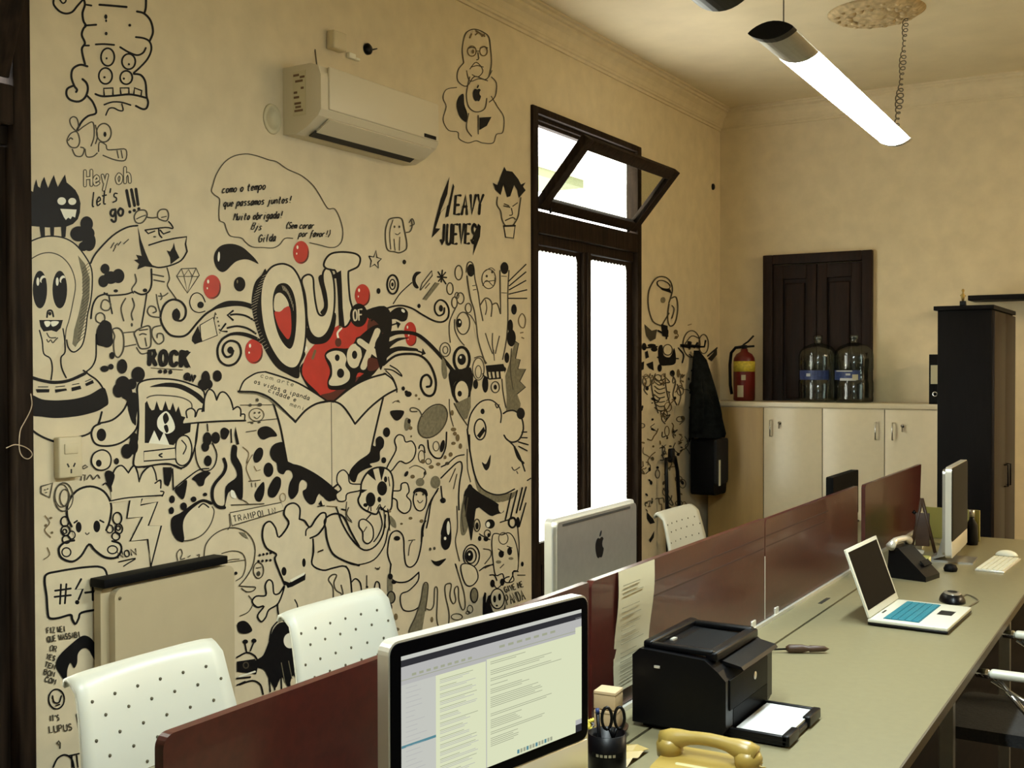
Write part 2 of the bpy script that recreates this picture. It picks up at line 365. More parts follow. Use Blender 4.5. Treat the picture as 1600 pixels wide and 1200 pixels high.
for k in range(len(P)-1):
    a, b, c, d_ = P[max(k-1, 0)], P[k], P[k+1], P[min(k+2, len(P)-1)]
    for j in range(4):
        u = j/4; Q.append(.5*((2*b)+(c-a)*u+(2*a-5*b+4*c-d_)*u*u+(3*b-3*c+d_-a)*u**3))
o = MB().tube(Q+[P[-1]], .0016, 'cord', 6).build('thin_cord'); tag(o, 'thin pale cord looped against the dark window frame', 'cord')
# beige panel against the wall
t = thing('leaning_panel', 'large beige enamel panel with black cap standing against the mural wall', 'panel', (.005, 2.53, 0))
T = Matrix.Rotation(math.radians(2), 4, 'Y')
yz = rrect(.0, .02, .555, .895, .03)
MB().prism(yz, .045, .075, 'beige', 'x').build('front_sheet', t)
MB().prism(rrect(-.035, .02, .52, .90, .02), .012, .045, 'beige', 'x').build('back_sheet', t)
MB().box(.004, -.045, .905, .078, .52, .935, 'blackm', .003).build('top_cap', t)
MB().tube([(.074, .02, .862), (.078, .02, .862)], .006, 'cabedge').build('rivet', t)
# coats and bag in the corner, hanging from wall hooks
def drape(name, outline, x0, amp, m, parent, zf):
    """hanging cloth: a thick folded body following a (y,z) outline given as (z, y0, y1) rows"""
    q = MB(); n = 14; vs = []; fs = []
    rows = []
    for k in range(len(outline)-1):
        for j in range(4):
            u = j/4; a, b = outline[k], outline[k+1]; rows.append([a[i]+(b[i]-a[i])*u for i in range(4)])
    rows.append(list(outline[-1]))
    N = 2*n
    for z, ya, yb_, d_ in rows:
        for k in range(N):
            a = PI*k/n if k <= n else PI*k/n
            c = -math.cos(a); s_ = math.sin(a)
            y = (ya+yb_)/2+c*(yb_-ya)/2
            x = x0+d_*(s_ if s_ > 0 else 0)*(1+amp*math.sin(y*70+z*zf)) + .004
            vs.append((x, y, z))
    R_ = len(rows)
    for r in range(R_-1):
        for k in range(N): fs.append([r*N+k, r*N+(k+1) % N, (r+1)*N+(k+1) % N, (r+1)*N+k])
    fs += [list(range(N))[::-1], [(R_-1)*N+k for k in range(N)]]
    q.faces(vs, fs, m, True); return q.build(name, parent)
q = MB().tube([(0, 7.83, 1.80), (.05, 7.83, 1.80), (.07, 7.83, 1.83)], .008, 'black').box(0, 7.80, 1.80, .008, 7.86, 1.84, 'black', .002)
q.tube([(0, 7.98, 1.80), (.06, 7.99, 1.80), (.07, 7.99, 1.85)], .008, 'black').tube([(0, 7.7, 1.8), (.06, 7.7, 1.79), (.07, 7.7, 1.83)], .007, 'black').box(0, 7.66, 1.795, .012, 8.03, 1.815, 'black')
o = q.build('coat_hook'); tag(o, 'small black rail of coat hooks on the corner wall', 'coat hooks')
t = thing('coat', 'long dark coat hanging on the corner wall by the cabinets', 'coat', (0, 0, 0))
drape('coat_body', [(1.77, 7.84, 7.88, .03), (1.70, 7.82, 7.92, .08), (1.6, 7.80, 7.94, .11), (1.45, 7.78, 7.95, .15), (1.3, 7.76, 7.97, .19), (1.15, 7.75, 7.98, .22), (1.12, 7.75, 7.98, .21)], .03, .15, 'cloth', t, 6)
drape('sleeve', [(1.62, 7.76, 7.81, .05), (1.45, 7.73, 7.79, .08), (1.16, 7.71, 7.78, .08)], .06, .1, 'cloth', t, 9)
t = thing('shoulder_bag', 'black shoulder bag with white strip hanging below the coat', 'bag', (0, 0, 0))
MB().prism(rrect(7.74, .70, 8.0, 1.11, .03), .05, .23, 'blackm', 'x').build('bag_body', t)
MB().prism(rrect(7.75, .78, 7.99, 1.115, .03), .23, .25, 'fabric', 'x').build('flap', t)
MB().box(.25, 7.79, .77, .254, 7.82, .96, 'white').build('white_strip', t)
t = thing('hand_trolley', 'folded black hand trolley standing by the painted wall strip', 'trolley', (0, 0, 0))
MB().tube([(.10, 7.22, .02), (.08, 7.22, .9), (.07, 7.24, 1.0), (.07, 7.40, 1.0), (.08, 7.42, .9), (.10, 7.48, .02)], .014, 'black').build('handle_frame', t)
MB().box(.055, 7.30, .97, .09, 7.36, 1.07, 'black', .01).build('grip', t)
MB().tube([(.09, 7.22, .42), (.09, 7.47, .42)], .012, 'black').build('crossbar', t)
MB().box(.03, 7.2, 0, .3, 7.5, .02, 'black', .004).build('foot_plate', t)
for y in (7.2, 7.5): MB().lathe([(.03, -.012), (.06, -.012), (.06, .012), (.03, .012)], 'black', c=(.06, y, .06), ax='y', n=18).build('wheel', t)

# ================================================================== BACK WALL CABINETS
CF = 8.06; CT = 1.351
edges = [.06, .499, .938, 1.376, 1.816]
for u, (i, lab) in enumerate(((0, 'cream low cabinet in the corner with a tan left door'), (2, 'cream two-door cabinet beside the tall black cabinet'))):
    t = thing('storage_cabinet', lab, 'cabinet', (edges[i], CF, 0), 0, 'low cabinets along the back wall')
    w_ = edges[i+2]-edges[i]
    MB().box(0.001, .018, .06, w_-.001, .40, CT, 'cab').box(.02, .03, 0, w_-.02, .38, .06, 'blackm').build('body', t)
    for k in (0, 1):
        a, b = edges[i+k]-edges[i]+.003, edges[i+k+1]-edges[i]-.003
        dm = 'cabtan' if (u == 0 and k == 0) else 'cab'  # leftmost door is coloured tan, the others cream
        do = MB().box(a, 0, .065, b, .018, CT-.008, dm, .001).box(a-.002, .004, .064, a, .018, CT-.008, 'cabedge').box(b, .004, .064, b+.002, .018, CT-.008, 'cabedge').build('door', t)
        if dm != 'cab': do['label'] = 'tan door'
        if (u, k) == (0, 0): continue
        hx = b-.055 if (k == 0) else a+.055
        MB().tube([(hx, -.004, CT-.10), (hx, -.026, CT-.10), (hx, -.026, CT-.22), (hx, -.004, CT-.22)], .0055, 'chrome').build('handle', do)
        if k == 1 :
            MB().lathe([(.013, 0), (.013, -.008), (0, -.009)], 'chrome', c=(hx+.065, 0, CT-.12), ax='y', n=16).box(hx+.0635, -.03, CT-.16, hx+.0665, -.01, CT-.115, 'cabedge').build('lock', do)
o = MB().box(.05, CF-.012, CT, 1.83, YB-.01, CT+.034, 'cab', .002).build('cabinet_worktop'); tag(o, 'long cream top board lying over both low cabinets', 'worktop')
ZT = CT+.034
t = thing('fire_extinguisher', 'red fire extinguisher with yellow label standing on the cream cabinet', 'fire extinguisher', (.275, 8.27, ZT))
MB().lathe([(.075, 0), (.082, .01), (.082, .30), (.078, .33), (.06, .36), (.03, .378), (.026, .40), (0, .40)], 'extred').build('cylinder', t)
MB().lathe([(.0828, .225), (.0828, .305)], 'yellow').build('yellow_label', t)
q = MB(); 
for a0, a1, z0, z1 in ((-1.9, -1.3, .03, .12), (-1.5, -1.1, .16, .2)):
    n = 8; vs = [(.0832*math.cos(a0+(a1-a0)*k/n), .0832*math.sin(a0+(a1-a0)*k/n), z) for z in (z0, z1) for k in range(n+1)]
    q.faces(vs, [[k, k+1, n+2+k, n+1+k] for k in range(n)], 'paper')
q.build('paper_label', t)
MB().box(-.02, -.014, .40, .02, .014, .43, 'black', .004).tube([(0, 0, .415), (.08, 0, .42)], .008, 'black').tube([(-.01, 0, .43), (.03, 0, .455), (.075, 0, .50)], .007, 'black').build('valve_lever', t)
MB().tube([(-.02, 0, .415), (-.07, 0, .41), (-.105, 0, .37), (-.115, 0, .28), (-.112, 0, .12), (-.10, 0, .05)], .012, 'black').build('hose', t)
def jug(x, lab, first=None):
    t = thing('water_jug', lab, 'water jug', (x, 8.27, ZT), 0, 'large water jugs on the cabinet')
    MB().lathe([(0, .004), (.12, .0), (.136, .012), (.140, .03), (.136, .06), (.140, .08), (.140, .15), (.134, .16), (.134, .235), (.140, .245), (.140, .34), (.132, .375), (.10, .41), (.05, .43), (.03, .437), (.027, .45), (.027, .48), (.031, .485)], 'jug', n=40).build('bottle_shell', t)
    MB().lathe([(.0, .492), (.033, .492), (.033, .465), (.03, .462)], 'jug', n=24).build('cap', t)
    return t
j = jug(.845, 'left of the two clear water jugs, with a dark blue label')
q = MB(); n = 12
def band(q, r, a0, a1, z0, z1, m, n=12):
    vs = [(r*math.cos(a0+(a1-a0)*k/n), r*math.sin(a0+(a1-a0)*k/n), z) for z in (z0, z1) for k in range(n+1)]
    q.faces(vs, [[k, k+1, n+2+k, n+1+k] for k in range(n)], m)
band(q, .1355, -2.6, -.7, .165, .235, 'blue'); band(q, .1362, -1.95, -1.7, .19, .212, 'whitepaper', 5); q.build('label_band', j)
j2 = jug(1.108, 'right of the two clear water jugs, with a white and blue label')
q = MB(); band(q, .1355, -2.7, -1.0, .165, .235, 'blue'); band(q, .1362, -2.1, -1.2, .160, .178, 'whitepaper'); band(q, .1362, -2.45, -1.4, .225, .234, 'whitepaper'); band(q, .1362, -1.75, -1.5, .198, .212, 'whitepaper', 5); band(q, .1362, -1.4, -1.1, .165, .205, 'paper', 5); q.build('label_band', j2)
t = thing('ring_binder', 'black ring binder with white spine label standing on the cabinet', 'binder', (1.665, 8.10, ZT))
MB().box(0, 0, 0, .08, .28, .345, 'blackm', .003).build('cover', t); MB().box(.012, -.002, .14, .068, 0, .27, 'paper').build('spine_label', t)
MB().lathe([(.012, 0), (.018, -.002), (.018, 0)], 'chrome', c=(.04, -.001, .07), ax='y', n=16).build('finger_ring', t)
# tall cabinet
t = thing('tall_cabinet', 'tall black wooden cabinet at the end of the desk', 'cabinet', (1.94, 6.90, 0))
MB().box(0, 0, .05, .296, .90, 1.975, 'blkwood', .003).box(.01, .01, 0, .28, .89, .05, 'blackm').build('carcass', t)
MB().box(-.02, -.02, 1.975, .31, .92, 2.0, 'blkwood', .003).build('top_board', t)
for a, b in ((.005, .447), (.453, .895)):
    do = MB().box(.296, a, .06, .312, b, 1.965, 'brnwood', .002).build('door', t)
    MB().tube([(.313, b-.05 if a < .1 else a+.05, 1.05), (.335, b-.05 if a < .1 else a+.05, 1.05), (.335, b-.05 if a < .1 else a+.05, .92), (.313, b-.05 if a < .1 else a+.05, .92)], .005, 'black').build('handle', do)
t = thing('trophy', 'tiny gilt figurine on a black base atop the tall cabinet', 'figurine', (2.07, 6.96, 2.0))
MB().box(-.016, -.016, 0, .016, .016, .03, 'black', .003).build('base', t)
MB().lathe([(.006, .03), (.010, .05), (.012, .065), (.006, .075), (.005, .082), (.009, .09), (.006, .10), (0, .102)], 'gold', n=12).tube([(-.016, 0, .062), (0, 0, .07), (.016, 0, .058)], .003, 'gold', 6).build('figure', t)
o = MB().box(1.90, 8.20, 2.10, 4.2, YB, 2.135, 'blkwood', .003).build('wall_shelf'); tag(o, 'long black wall shelf reaching the right edge behind the tall cabinet', 'shelf')

# ================================================================== DESKS AND SCREENS
DX, DZ = 1.93, .75
YE = 6.28
t = thing('long_desk', 'long pale laminate desk in the foreground running to the tall cabinet', 'desk', (DX, 0, 0), 0, 'back to back desks')
def desk(t, sgn, ya, yb):
    X = lambda a: sgn*a
    def bx(q, a, y0, z0, b, y1, z1, m, bev=0): q.box(min(X(a), X(b)), y0, z0, max(X(a), X(b)), y1, z1, m, bev)
    q = MB(); bx(q, .135, ya, DZ-.028, .722, yb, DZ, 'desk'); bx(q, .722, ya, DZ-.027, .727, yb, DZ-.0005, 'dedge'); bx(q, .135, ya-.003, DZ-.027, .725, ya, DZ-.001, 'dedge'); q.build('worktop', t)
    q = MB(); bx(q, .02, ya, DZ-.028, .126, yb, DZ, 'desk'); bx(q, .127, ya, DZ-.02, .134, yb, DZ-.012, 'seam'); q.build('cable_tray_cover', t)
    q = MB(); bx(q, .006, ya, DZ-.03, .019, yb, DZ+.012, 'alurim'); q.build('divider_rail', t)
    for y in (3.02, 4.2, 5.4):
        q = MB(); bx(q, .075, y, DZ, .09, y+.12, DZ+.0012, 'seam'); q.build('cable_slot', t)
    for y in ((ya+.10, 2.45, 3.63, 4.9, yb-.10) if sgn > 0 else (1.15, 2.25, 3.5, 4.7, yb-.10)):
        q = MB(); bx(q, .62, y-.02, 0, .66, y+.02, DZ-.03, 'alu'); bx(q, .05, y-.02, DZ-.07, .66, y+.02, DZ-.03, 'alu'); bx(q, .03, y-.02, 0, .07, y+.02, DZ-.03, 'alu'); q.build('leg', t)
desk(t, 1, .6, YE)
t = thing('long_desk', 'matching desk on the far side of the red dividers', 'desk', (DX, 0, 0), 0, 'back to back desks')
desk(t, -1, 1.0, 6.6)
# dividers
def divider(y0, y1, zt, label, grooves=None, tab=False, z0=.765, yb0=None, yb1=None):
    t = thing('desk_divider', label, 'desk divider', (DX, y0, 0), 0, 'dark red desk dividers')
    L = y1-y0; r = .02
    a, b = (yb0-y0 if yb0 else 0), (yb1-y0 if yb1 else L)
    pts = [(a, z0), (b, z0), (L, zt-.003), (L-.003, zt)]+arc(r, zt-r, r, PI/2, PI, 5)
    MB().prism(pts, -.009, .009, 'divider', 'x').build('panel', t)
    if grooves:
        q = MB()
        for z, g0, g1 in grooves: q.box(.009, g0, z-.0025, .0095, g1, z+.0025, 'dline')
        q.build('groove', t)
    for yy in (.12, L-.12): MB().box(-.014, yy-.02, z0-.02, .014, yy+.02, z0+.02, 'alurim', .003).build('bracket', t)
    return t
divider(1.105, 2.44, 1.118, 'nearest dark red desk divider, behind the lit monitor')
divider(2.455, 3.775, 1.117, 'dark red divider with the sheet of paper taped on it', [(1.055, .36, 1.31), (1.015, .36, 1.31)])
divider(3.783, 5.06, 1.113, 'dark red divider behind the open laptop', [(1.055, .01, .8), (1.018, .01, .75)])
divider(5.195, 6.45, 1.105, 'farthest dark red divider, standing apart beyond a bright gap', yb1=6.40)
o = MB().box(-.004, -.003, .765, .004, .003, .985, 'alurim').build('joint_strip', loc=(DX+.006, 3.7795, 0)); tag(o, 'thin pale strip in the joint between two red dividers', 'joint strip')
# taped sheet
t = thing('paper_sheet', 'long yellowish paper sheet taped to the red divider behind the printer', 'paper', (DX+.0105, 2.60, 0))
vs = []; n = 14
for k in range(n+1):
    z = 1.118-.31*k/n; b = .0015+.004*math.sin(k*.5)
    vs += [(b, -.03*k/n, z), (b+.0015, .225-.045*k/n, z)]
MB().faces(vs, [[2*k, 2*k+1, 2*k+3, 2*k+2] for k in range(n)], 'paper', True).faces([(v[0]+.0008, v[1], v[2]) for v in vs], [[2*k, 2*k+2, 2*k+3, 2*k+1] for k in range(n)], 'paper', True).build('sheet', t)
q = MB()
for k in range(22):
    z = 1.08-.0115*k; w_ = random.uniform(.08, .15)
    if k in (3, 4, 8, 14): continue
    s0 = -.03*(1.118-z)/.31+.02
    q.box(.0086, s0, z-.0012, .0092, s0+w_, z+.0012, 'paperprint')
q.build('printed_text', t)

APPLE = [(0, -.42), (.10, -.46), (.24, -.44), (.37, -.25), (.42, -.08), (.30, .02), (.26, .16), (.32, .30), (.40, .36), (.30, .46), (.16, .47), (.02, .42), (-.12, .47), (-.28, .44), (-.40, .28), (-.43, .08), (-.38, -.16), (-.26, -.38), (-.12, -.46)]
LEAF = [(.0, .52), (.02, .64), (.10, .74), (.20, .78), (.19, .66), (.11, .55)]
def smooth(pts, closed=False, k=5):
    n = len(pts); out = []
    rng = range(n if closed else n-1)
    for i in rng:
        g = (lambda j: pts[j % n]) if closed else (lambda j: pts[min(max(j, 0), n-1)])
        a, b, c, d_ = g(i-1), g(i), g(i+1), g(i+2)
        for j in range(k):
            u = j/k
            out.append(tuple(.5*(2*b[q]+(c[q]-a[q])*u+(2*a[q]-5*b[q]+4*c[q]-d_[q])*u*u+(3*b[q]-3*c[q]+d_[q]-a[q])*u**3) for q in (0, 1)))
    if not closed: out.append(tuple(pts[-1]))
    return out
def imac(loc, rz, label, content=None, W_=.528, Hh=.36, z0=.09):
    """screen faces local +x, width along local y; the origin is under the middle of the stand"""
    t = thing('desktop_computer', label, 'computer', loc, rz, 'aluminium desktop computers')
    zt = z0+Hh; w2 = W_/2
    MB().prism(rrect(-w2, z0, w2, zt, .022), -.020, .006, 'alurim', 'x').prism(rrect(-w2+.012, z0+.012, w2-.012, zt-.012, .02), -.034, -.018, 'alu', 'x').build('casing', t)
    MB().prism(rrect(-w2+.004, z0+.075, w2-.004, zt-.004, .018), .006, .009, 'glassblk', 'x').build('black_bezel', t)
    MB().box(.004, -w2+.004, z0+.004, .0085, w2-.004, z0+.073, 'alurim', .002).build('chin', t)
    MB().box(-.0355, -w2+.07, zt-.028, -.0335, w2-.05, zt-.020, 'acline').build('back_vent', t)
    q = MB(); s_ = .075
    for P_ in (APPLE, LEAF):
        P2 = smooth([(-p[0]*s_, z0+Hh*.60+p[1]*s_) for p in P_], True, 4); q.prism(P2, -.0352, -.0335, 'black', 'x')
    q.build('back_emblem', t)
    MB().prism([(-.115, 0), (.075, 0), (.075, .008), (-.10, .010), (-.045, .03), (-.034, .15), (-.045, .15), (-.08, .03), (-.115, .012)], -.09, .09, 'alu', 'y').build('stand', t)
    if content: content(t, -w2+.025, w2-.025, z0+.095, zt-.026)
    else: MB().box(.009, -w2+.025, z0+.095, .0094, w2-.025, zt-.026, 'glassblk').build('screen', t)
    return t
def mailscreen(t, ya, yb, za, zb):
    q = MB(); X = .0095; Wd, Hd = yb-ya, zb-za
    def r(u0, v0, u1, v1, m, l=0): q.box(X, ya+Wd*u0, zb-Hd*v1, X+.0003+l*.0002, ya+Wd*u1, zb-Hd*v0, m)
    r(0, 0, 1, 1, 'scr_dark'); r(0, 0, 1, .028, 'scr_side', 1); r(0, .075, .96, 1.0, 'scr_bar', 1); r(.84, .05, 1, .075, 'scr_dark', 1); r(.96, .06, 1, .94, 'scr_bar', 1)
    r(0, .20, .165, 1, 'scr_side', 2); r(.165, .20, .425, 1, 'scr_white', 2); r(.43, .19, .96, 1, 'scr_white', 2); r(.96, .14, 1, .9, 'scr_white', 2); r(.0, .165, .96, .17, 'scr_text', 2)
    rd = random.Random(3)
    for k in range(9): r(.05+.035*k, .135, .07+.035*k, .152, 'scr_text', 3)
    for k in range(7): r(.5+.05*k, .112, .53+.05*k, .13, 'scr_text', 3)
    r(0, .62, .165, .638, 'scr_blue', 3)
    v = .225
    while v < .97:
        r(.02, v, .02+rd.uniform(.04, .1), v+.004, 'scr_bar', 3); v += .034
    v = .235
    while v < .97:
        for j in range(3): r(.185, v+.012*j, .185+rd.uniform(.08, .2), v+.012*j+.004, 'scr_text' if j == 0 else 'scr_bar', 3)
        v += .052
    v = .215
    for n_, w_ in ((2, .2), (0, 0), (3, .38), (2, .45), (1, .1), (3, .25), (6, .3), (0, 0), (2, .45), (5, .2), (2, .42), (5, .16)):
        for j in range(n_): r(.45, v, .45+w_*rd.uniform(.7, 1), v+.0045, 'scr_text', 3); v += .0145
        v += .018
    for k in range(12): r(.60+.018*k, .955, .612+.018*k, .985, 'scr_text' if k % 3 else 'scr_blue', 4)
    q.build('lit_screen', t)
d_ = Vector((.087, .468)).normalized(); RZ1 = math.atan2(-d_.x, d_.y)
cxy = Vector((2.0965+2.183, 1.465+1.933))/2; nx = Vector((d_.y, -d_.x))
cxy -= nx*.009
imac((cxy.x, cxy.y, DZ), RZ1, 'aluminium desktop computer with lit screen in the foreground', mailscreen)
imac((1.43, 3.44, DZ), PI+math.radians(1), 'aluminium desktop computer seen from behind over the red divider', W_=.65, Hh=.34, z0=.07)
imac((2.296, 5.46, DZ), math.atan2(.015, .5), 'aluminium desktop computer seen edge on at the far end of the desk', W_=.50, Hh=.405, z0=.045)
# cream strip on the far desk beside the computer: headset-like hook left as a small white cup edge
t = thing('flat_monitor', 'black monitor top peeking above the third red divider', 'monitor', (1.50, 6.44, DZ), PI)
MB().prism(rrect(-.275, .03, .275, .285, .012), -.03, .01, 'blackm', 'x').build('casing', t)
MB().box(.01, -.26, .045, .0115, .26, .27, 'glassblk').build('screen', t)
MB().box(-.08, -.10, 0, .08, .10, .012, 'black', .004).box(-.04, -.025, .01, -.02, .025, .12, 'black').build('stand', t)

# ================================================================== PRINTER
t = thing('laser_printer', 'black laser printer with open paper tray in front of the divider', 'printer', (2.015, 2.53, DZ))
bw, bl, bh = .245, .345, .19
body = [(0, .012), (bw-.01, .012), (bw, .03), (bw, .145), (bw-.02, .165), (.19, bh), (.02, bh+.008), (0, bh-.01)]
MB().prism(body, 0, bl, 'black', 'y').box(.02, .02, 0, .20, bl-.02, .012, 'blackm').build('body', t)
q = MB(); z = bh+.004
q.box(.025, .02, z, .205, .045, z+.016, 'black', .006).box(.025, bl-.045, z, .205, bl-.02, z+.016, 'black', .006).box(.02, .02, z, .045, bl-.02, z+.020, 'black', .006).box(.185, .02, z-.012, .215, bl-.02, z+.012, 'black', .006)
q.build('top_cover', t)
q = MB(); q.faces([(.045, .05, z+.002), (.185, .05, z-.0), (.185, bl-.05, z-.0), (.045, bl-.05, z+.002)], [[0, 1, 2, 3]], 'blackm').box(.05, .12, z+.001, .06, .145, z+.006, 'alurim').build('output_tray', t)
MB().prism([(.19, z-.01), (.262, z-.024), (.268, z-.032), (.20, z-.022)], .06, bl-.02, 'black', 'y').build('front_visor', t)
MB().box(bw-.001, .02, .07, bw+.004, bl-.045, .145, 'blackm', .003).box(bw-.001, .05, .02, bw+.001, bl-.04, .068, 'glassblk').build('front_panel', t)
MB().lathe([(.010, 0), (.010, .002), (0, .003)], 'alurim', c=(bw+.003, .20, .115), ax='x', n=20).build('round_emblem', t)
MB().box(.20, .03, .004, .385, bl-.05, .018, 'black', .004).box(.37, .03, .004, .39, .11, .03, 'black', .004).box(.37, .2, .004, .39, bl-.05, .03, 'black', .004).box(.2, .03, .014, .385, .042, .028, 'black', .003).box(.2, bl-.062, .014, .385, bl-.05, .028, 'black', .003).build('paper_tray', t)
MB().box(.06, -.003, bh-.035, .075, 0, bh-.029, 'alurim').build('side_catch', t)
o = MB().box(2.268, 2.578, DZ+.0185, 2.392, 2.81, DZ+.0245, 'whitepaper').build('paper_stack'); tag(o, 'white blank paper lying in the printer tray', 'paper')
t = thing('cable_plug', 'dark brown pointed plug on a thin cable behind the printer', 'plug', (*on(2, DZ, 1228, 1020)[:2], DZ), math.radians(28))
MB().tube([(-.12, -.02, .005), (-.04, 0, .01), (0, 0, .012)], .003, 'black').build('cable', t)
MB().lathe([(.006, 0), (.013, .01), (.013, .05), (.008, .07), (.011, .075), (.009, .12), (0, .135)], 'brown', ax='x', c=(0, 0, .014), n=12).build('plug_body', t)

# ================================================================== SMALL THINGS BY THE PRINTER
def card_box(z, rz, lab):
    t = thing('card_box', lab, 'box', (1.995, 2.435, z), rz, 'cream card boxes beside the printer')
    MB().box(-.028, -.028, 0, .028, .028, .044, 'box', .002).build('carton', t)
    MB().box(-.0285, -.0285, .036, .0285, .0285, .0375, 'cabedge').build('lid_seam', t)
card_box(DZ+.070, .1, 'upper cream card box of the two stacked beside the printer')
card_box(DZ+.024, .15, 'lower cream card box, beneath its twin beside the printer')
t = thing('small_dish', 'small dark dish holding yellowish crumbs behind the monitor', 'dish', (1.985, 2.432, DZ))
MB().lathe([(0, .0), (.04, 0), (.058, .018), (.060, .024), (.055, .022), (.038, .008), (0, .008)], 'brown', n=28).build('bowl', t)
q = MB()
for k in range(12):
    a = random.uniform(2.2, 5); r_ = random.uniform(.036, .05); q.lathe([(0, -.006), (.007, 0), (0, .007)], 'yellow', c=(r_*math.cos(a), r_*math.sin(a), .024), n=7)
q.build('crumbs', t)
t = thing('pen_cup', 'black cylindrical pen cup beside the lit screen', 'pen cup', (2.118, 2.18, DZ))
MB().lathe([(0, 0), (.042, 0), (.042, .10), (.039, .10), (.039, .01), (0, .01)], 'black', n=32).build('cup', t)
q = MB(); band(q, .0424, -2.0, -.2, .055, .066, 'blackm'); 
for k in range(5): band(q, .0427, -1.7+.22*k, -1.55+.22*k, .058, .064, 'alu', 3)
q.build('printed_band', t)
t = thing('scissors', 'black handled scissors standing in the pen cup', 'scissors', (2.128, 2.19, DZ+.012), math.radians(35))
for s_, nm in ((-1, 0), (1, 1)):
    pts = [(s_*.014+.011*math.cos(a), 0, .118+.024*math.sin(a)) for a in [2*PI*k/16 for k in range(17)]]
    MB().tube([(p[0], p[1], p[2]) for p in pts], .0035, 'black', 8, False).tube([(s_*.008, 0, .096), (-s_*.002, 0, .07)], .004, 'black').build('finger_ring', t)
MB().box(-.005, -.001, 0, .0, .001, .08, 'chrome').box(0, -.0005, 0, .005, .0015, .08, 'chrome').build('blades', t)
t = thing('pen', 'thin black marker standing in the pen cup', 'pen', (2.10, 2.19, DZ+.012))
MB().tube([(0, 0, 0), (-.012, .004, .12)], .0045, 'black').build('barrel', t); MB().tube([(-.012, .004, .12), (-.0132, .0044, .132)], .0048, 'blue').build('cap', t)
# yellow telephone
t = thing('telephone', 'yellow corded telephone at the bottom edge of the picture', 'telephone', (2.325, 2.205, DZ), math.radians(-88))
MB().prism([(-.09, 0), (.10, 0), (.10, .025), (.03, .05), (-.09, .06)], -.10, .10, 'phoney', 'y').build('base', t)
MB().box(-.02, -.06, .035, .08, .06, .052, 'phonekey', .006, Matrix.Rotation(.22, 4, 'Y')).build('keypad', t)
hs = [(-.085+.0, y, .078+.020*math.cos(y/.11*PI/2)) for y in [-.105+.021*k for k in range(11)]]
MB().tube([(-.05, p[1], p[2]) for p in hs], .016, 'phoney', 10, rs=[.022, .024, .020, .015, .014, .014, .014, .015, .020, .024, .022]).lathe([(.028, .05), (.03, .075), (.024, .088)], 'phoney', c=(-.05, -.088, 0), n=20).lathe([(.028, .05), (.03, .075), (.024, .088)], 'phoney', c=(-.05, .088, 0), n=20).build('handset', t)
q = []
for k in range(160): a = k*.6; u = k/160; q.append((-.05+.006*math.cos(a)+.10*u, .11+.04*math.sin(u*PI)+.006*math.sin(a), .07-.062*min(1, u*1.6)))
MB().tube(q, .0016, 'phoney', 5).build('curly_cord', t)
t = thing('paper_note', 'crumpled yellow paper beside the telephone', 'paper', (2.085, 2.315, DZ))
q = MB(); vs = [(.03*a-.045, .03*b-.06, .002+.012*abs(math.sin(a*2.1+b*1.7))) for a in range(4) for b in range(5)]
q.faces(vs, [[a*5+b, a*5+b+1, (a+1)*5+b+1, (a+1)*5+b] for a in range(3) for b in range(4)], 'phoney').faces([(v[0], v[1], v[2]-.001) for v in vs], [[a*5+b, (a+1)*5+b, (a+1)*5+b+1, a*5+b+1] for a in range(3) for b in range(4)], 'phoney'); q.build('sheet', t)

# ================================================================== LAPTOP AND MOUSE
t = thing('laptop', 'open silver laptop with blue-green keyboard cover on the desk', 'laptop', (2.255, 3.93, DZ), math.radians(-2))
lw, ld = .39, .265
MB().box(0, 0, .004, ld, lw, .012, 'black', .003).box(.0, .0, .012, ld, lw, .024, 'laptopw', .003).build('base', t)
kb = MB().box(.045, .03, .024, .165, lw-.03, .0255, 'cyanline')
for r_ in range(5):
    for c_ in range(14):
        a, b = .048+.0232*r_, .033+.0233*c_; kb.box(a, b, .0255, a+.0205, b+.0205, .0275, 'cyan')
kb.build('keyboard_cover', t)
MB().box(.185, .20, .024, .235, .275, .0246, 'black').build('touchpad', t)
MB().box(.015, .12, .024, .022, .17, .0246, 'black').build('power_strip', t)
T = Matrix.Translation((.004, 0, .026)) @ Matrix.Rotation(math.radians(-20), 4, 'Y')
MB().box(-.005, 0, 0, .0, lw, .245, 'laptopw', .003, T).box(0, 0, 0, .003, lw, .245, 'laptopw', .001, T).build('lid', t)
MB().box(.003, .014, .024, .0036, lw-.014, .232, 'glassblk', T=T).build('screen', t)
t = thing('computer_mouse', 'black mouse with grey back beside the laptop', 'mouse', (2.435, 4.50, DZ), math.radians(20))
t.scale = (1.3, 1.3, 1.2); vs = []; n = 14; R_ = 7
prof_ = [(0.0, 1.0), (.25, .98), (.5, .88), (.7, .72), (.86, .5), (.96, .26), (1.0, 0.02)]
MB().lathe([(max(.0001, .036*math.cos(a)), .034*math.sin(a)) for a in [PI/2*k/8 for k in range(9)]], 'black', n=28, sy=1.55).build('shell', t)
MB().lathe([(.0375*math.cos(a), .0352*math.sin(a)) for a in [.85+.25*k/5 for k in range(6)]], 'alu', n=28, sy=1.5).build('grey_trim', t)
q = smooth([(.03, .03), (.06, .10), (.075, .02), (.045, -.05), (.02, -.10)], False, 6)
MB().tube([(p[0], p[1], .003) for p in q], .0022, 'cordg', 6).build('cable', t)
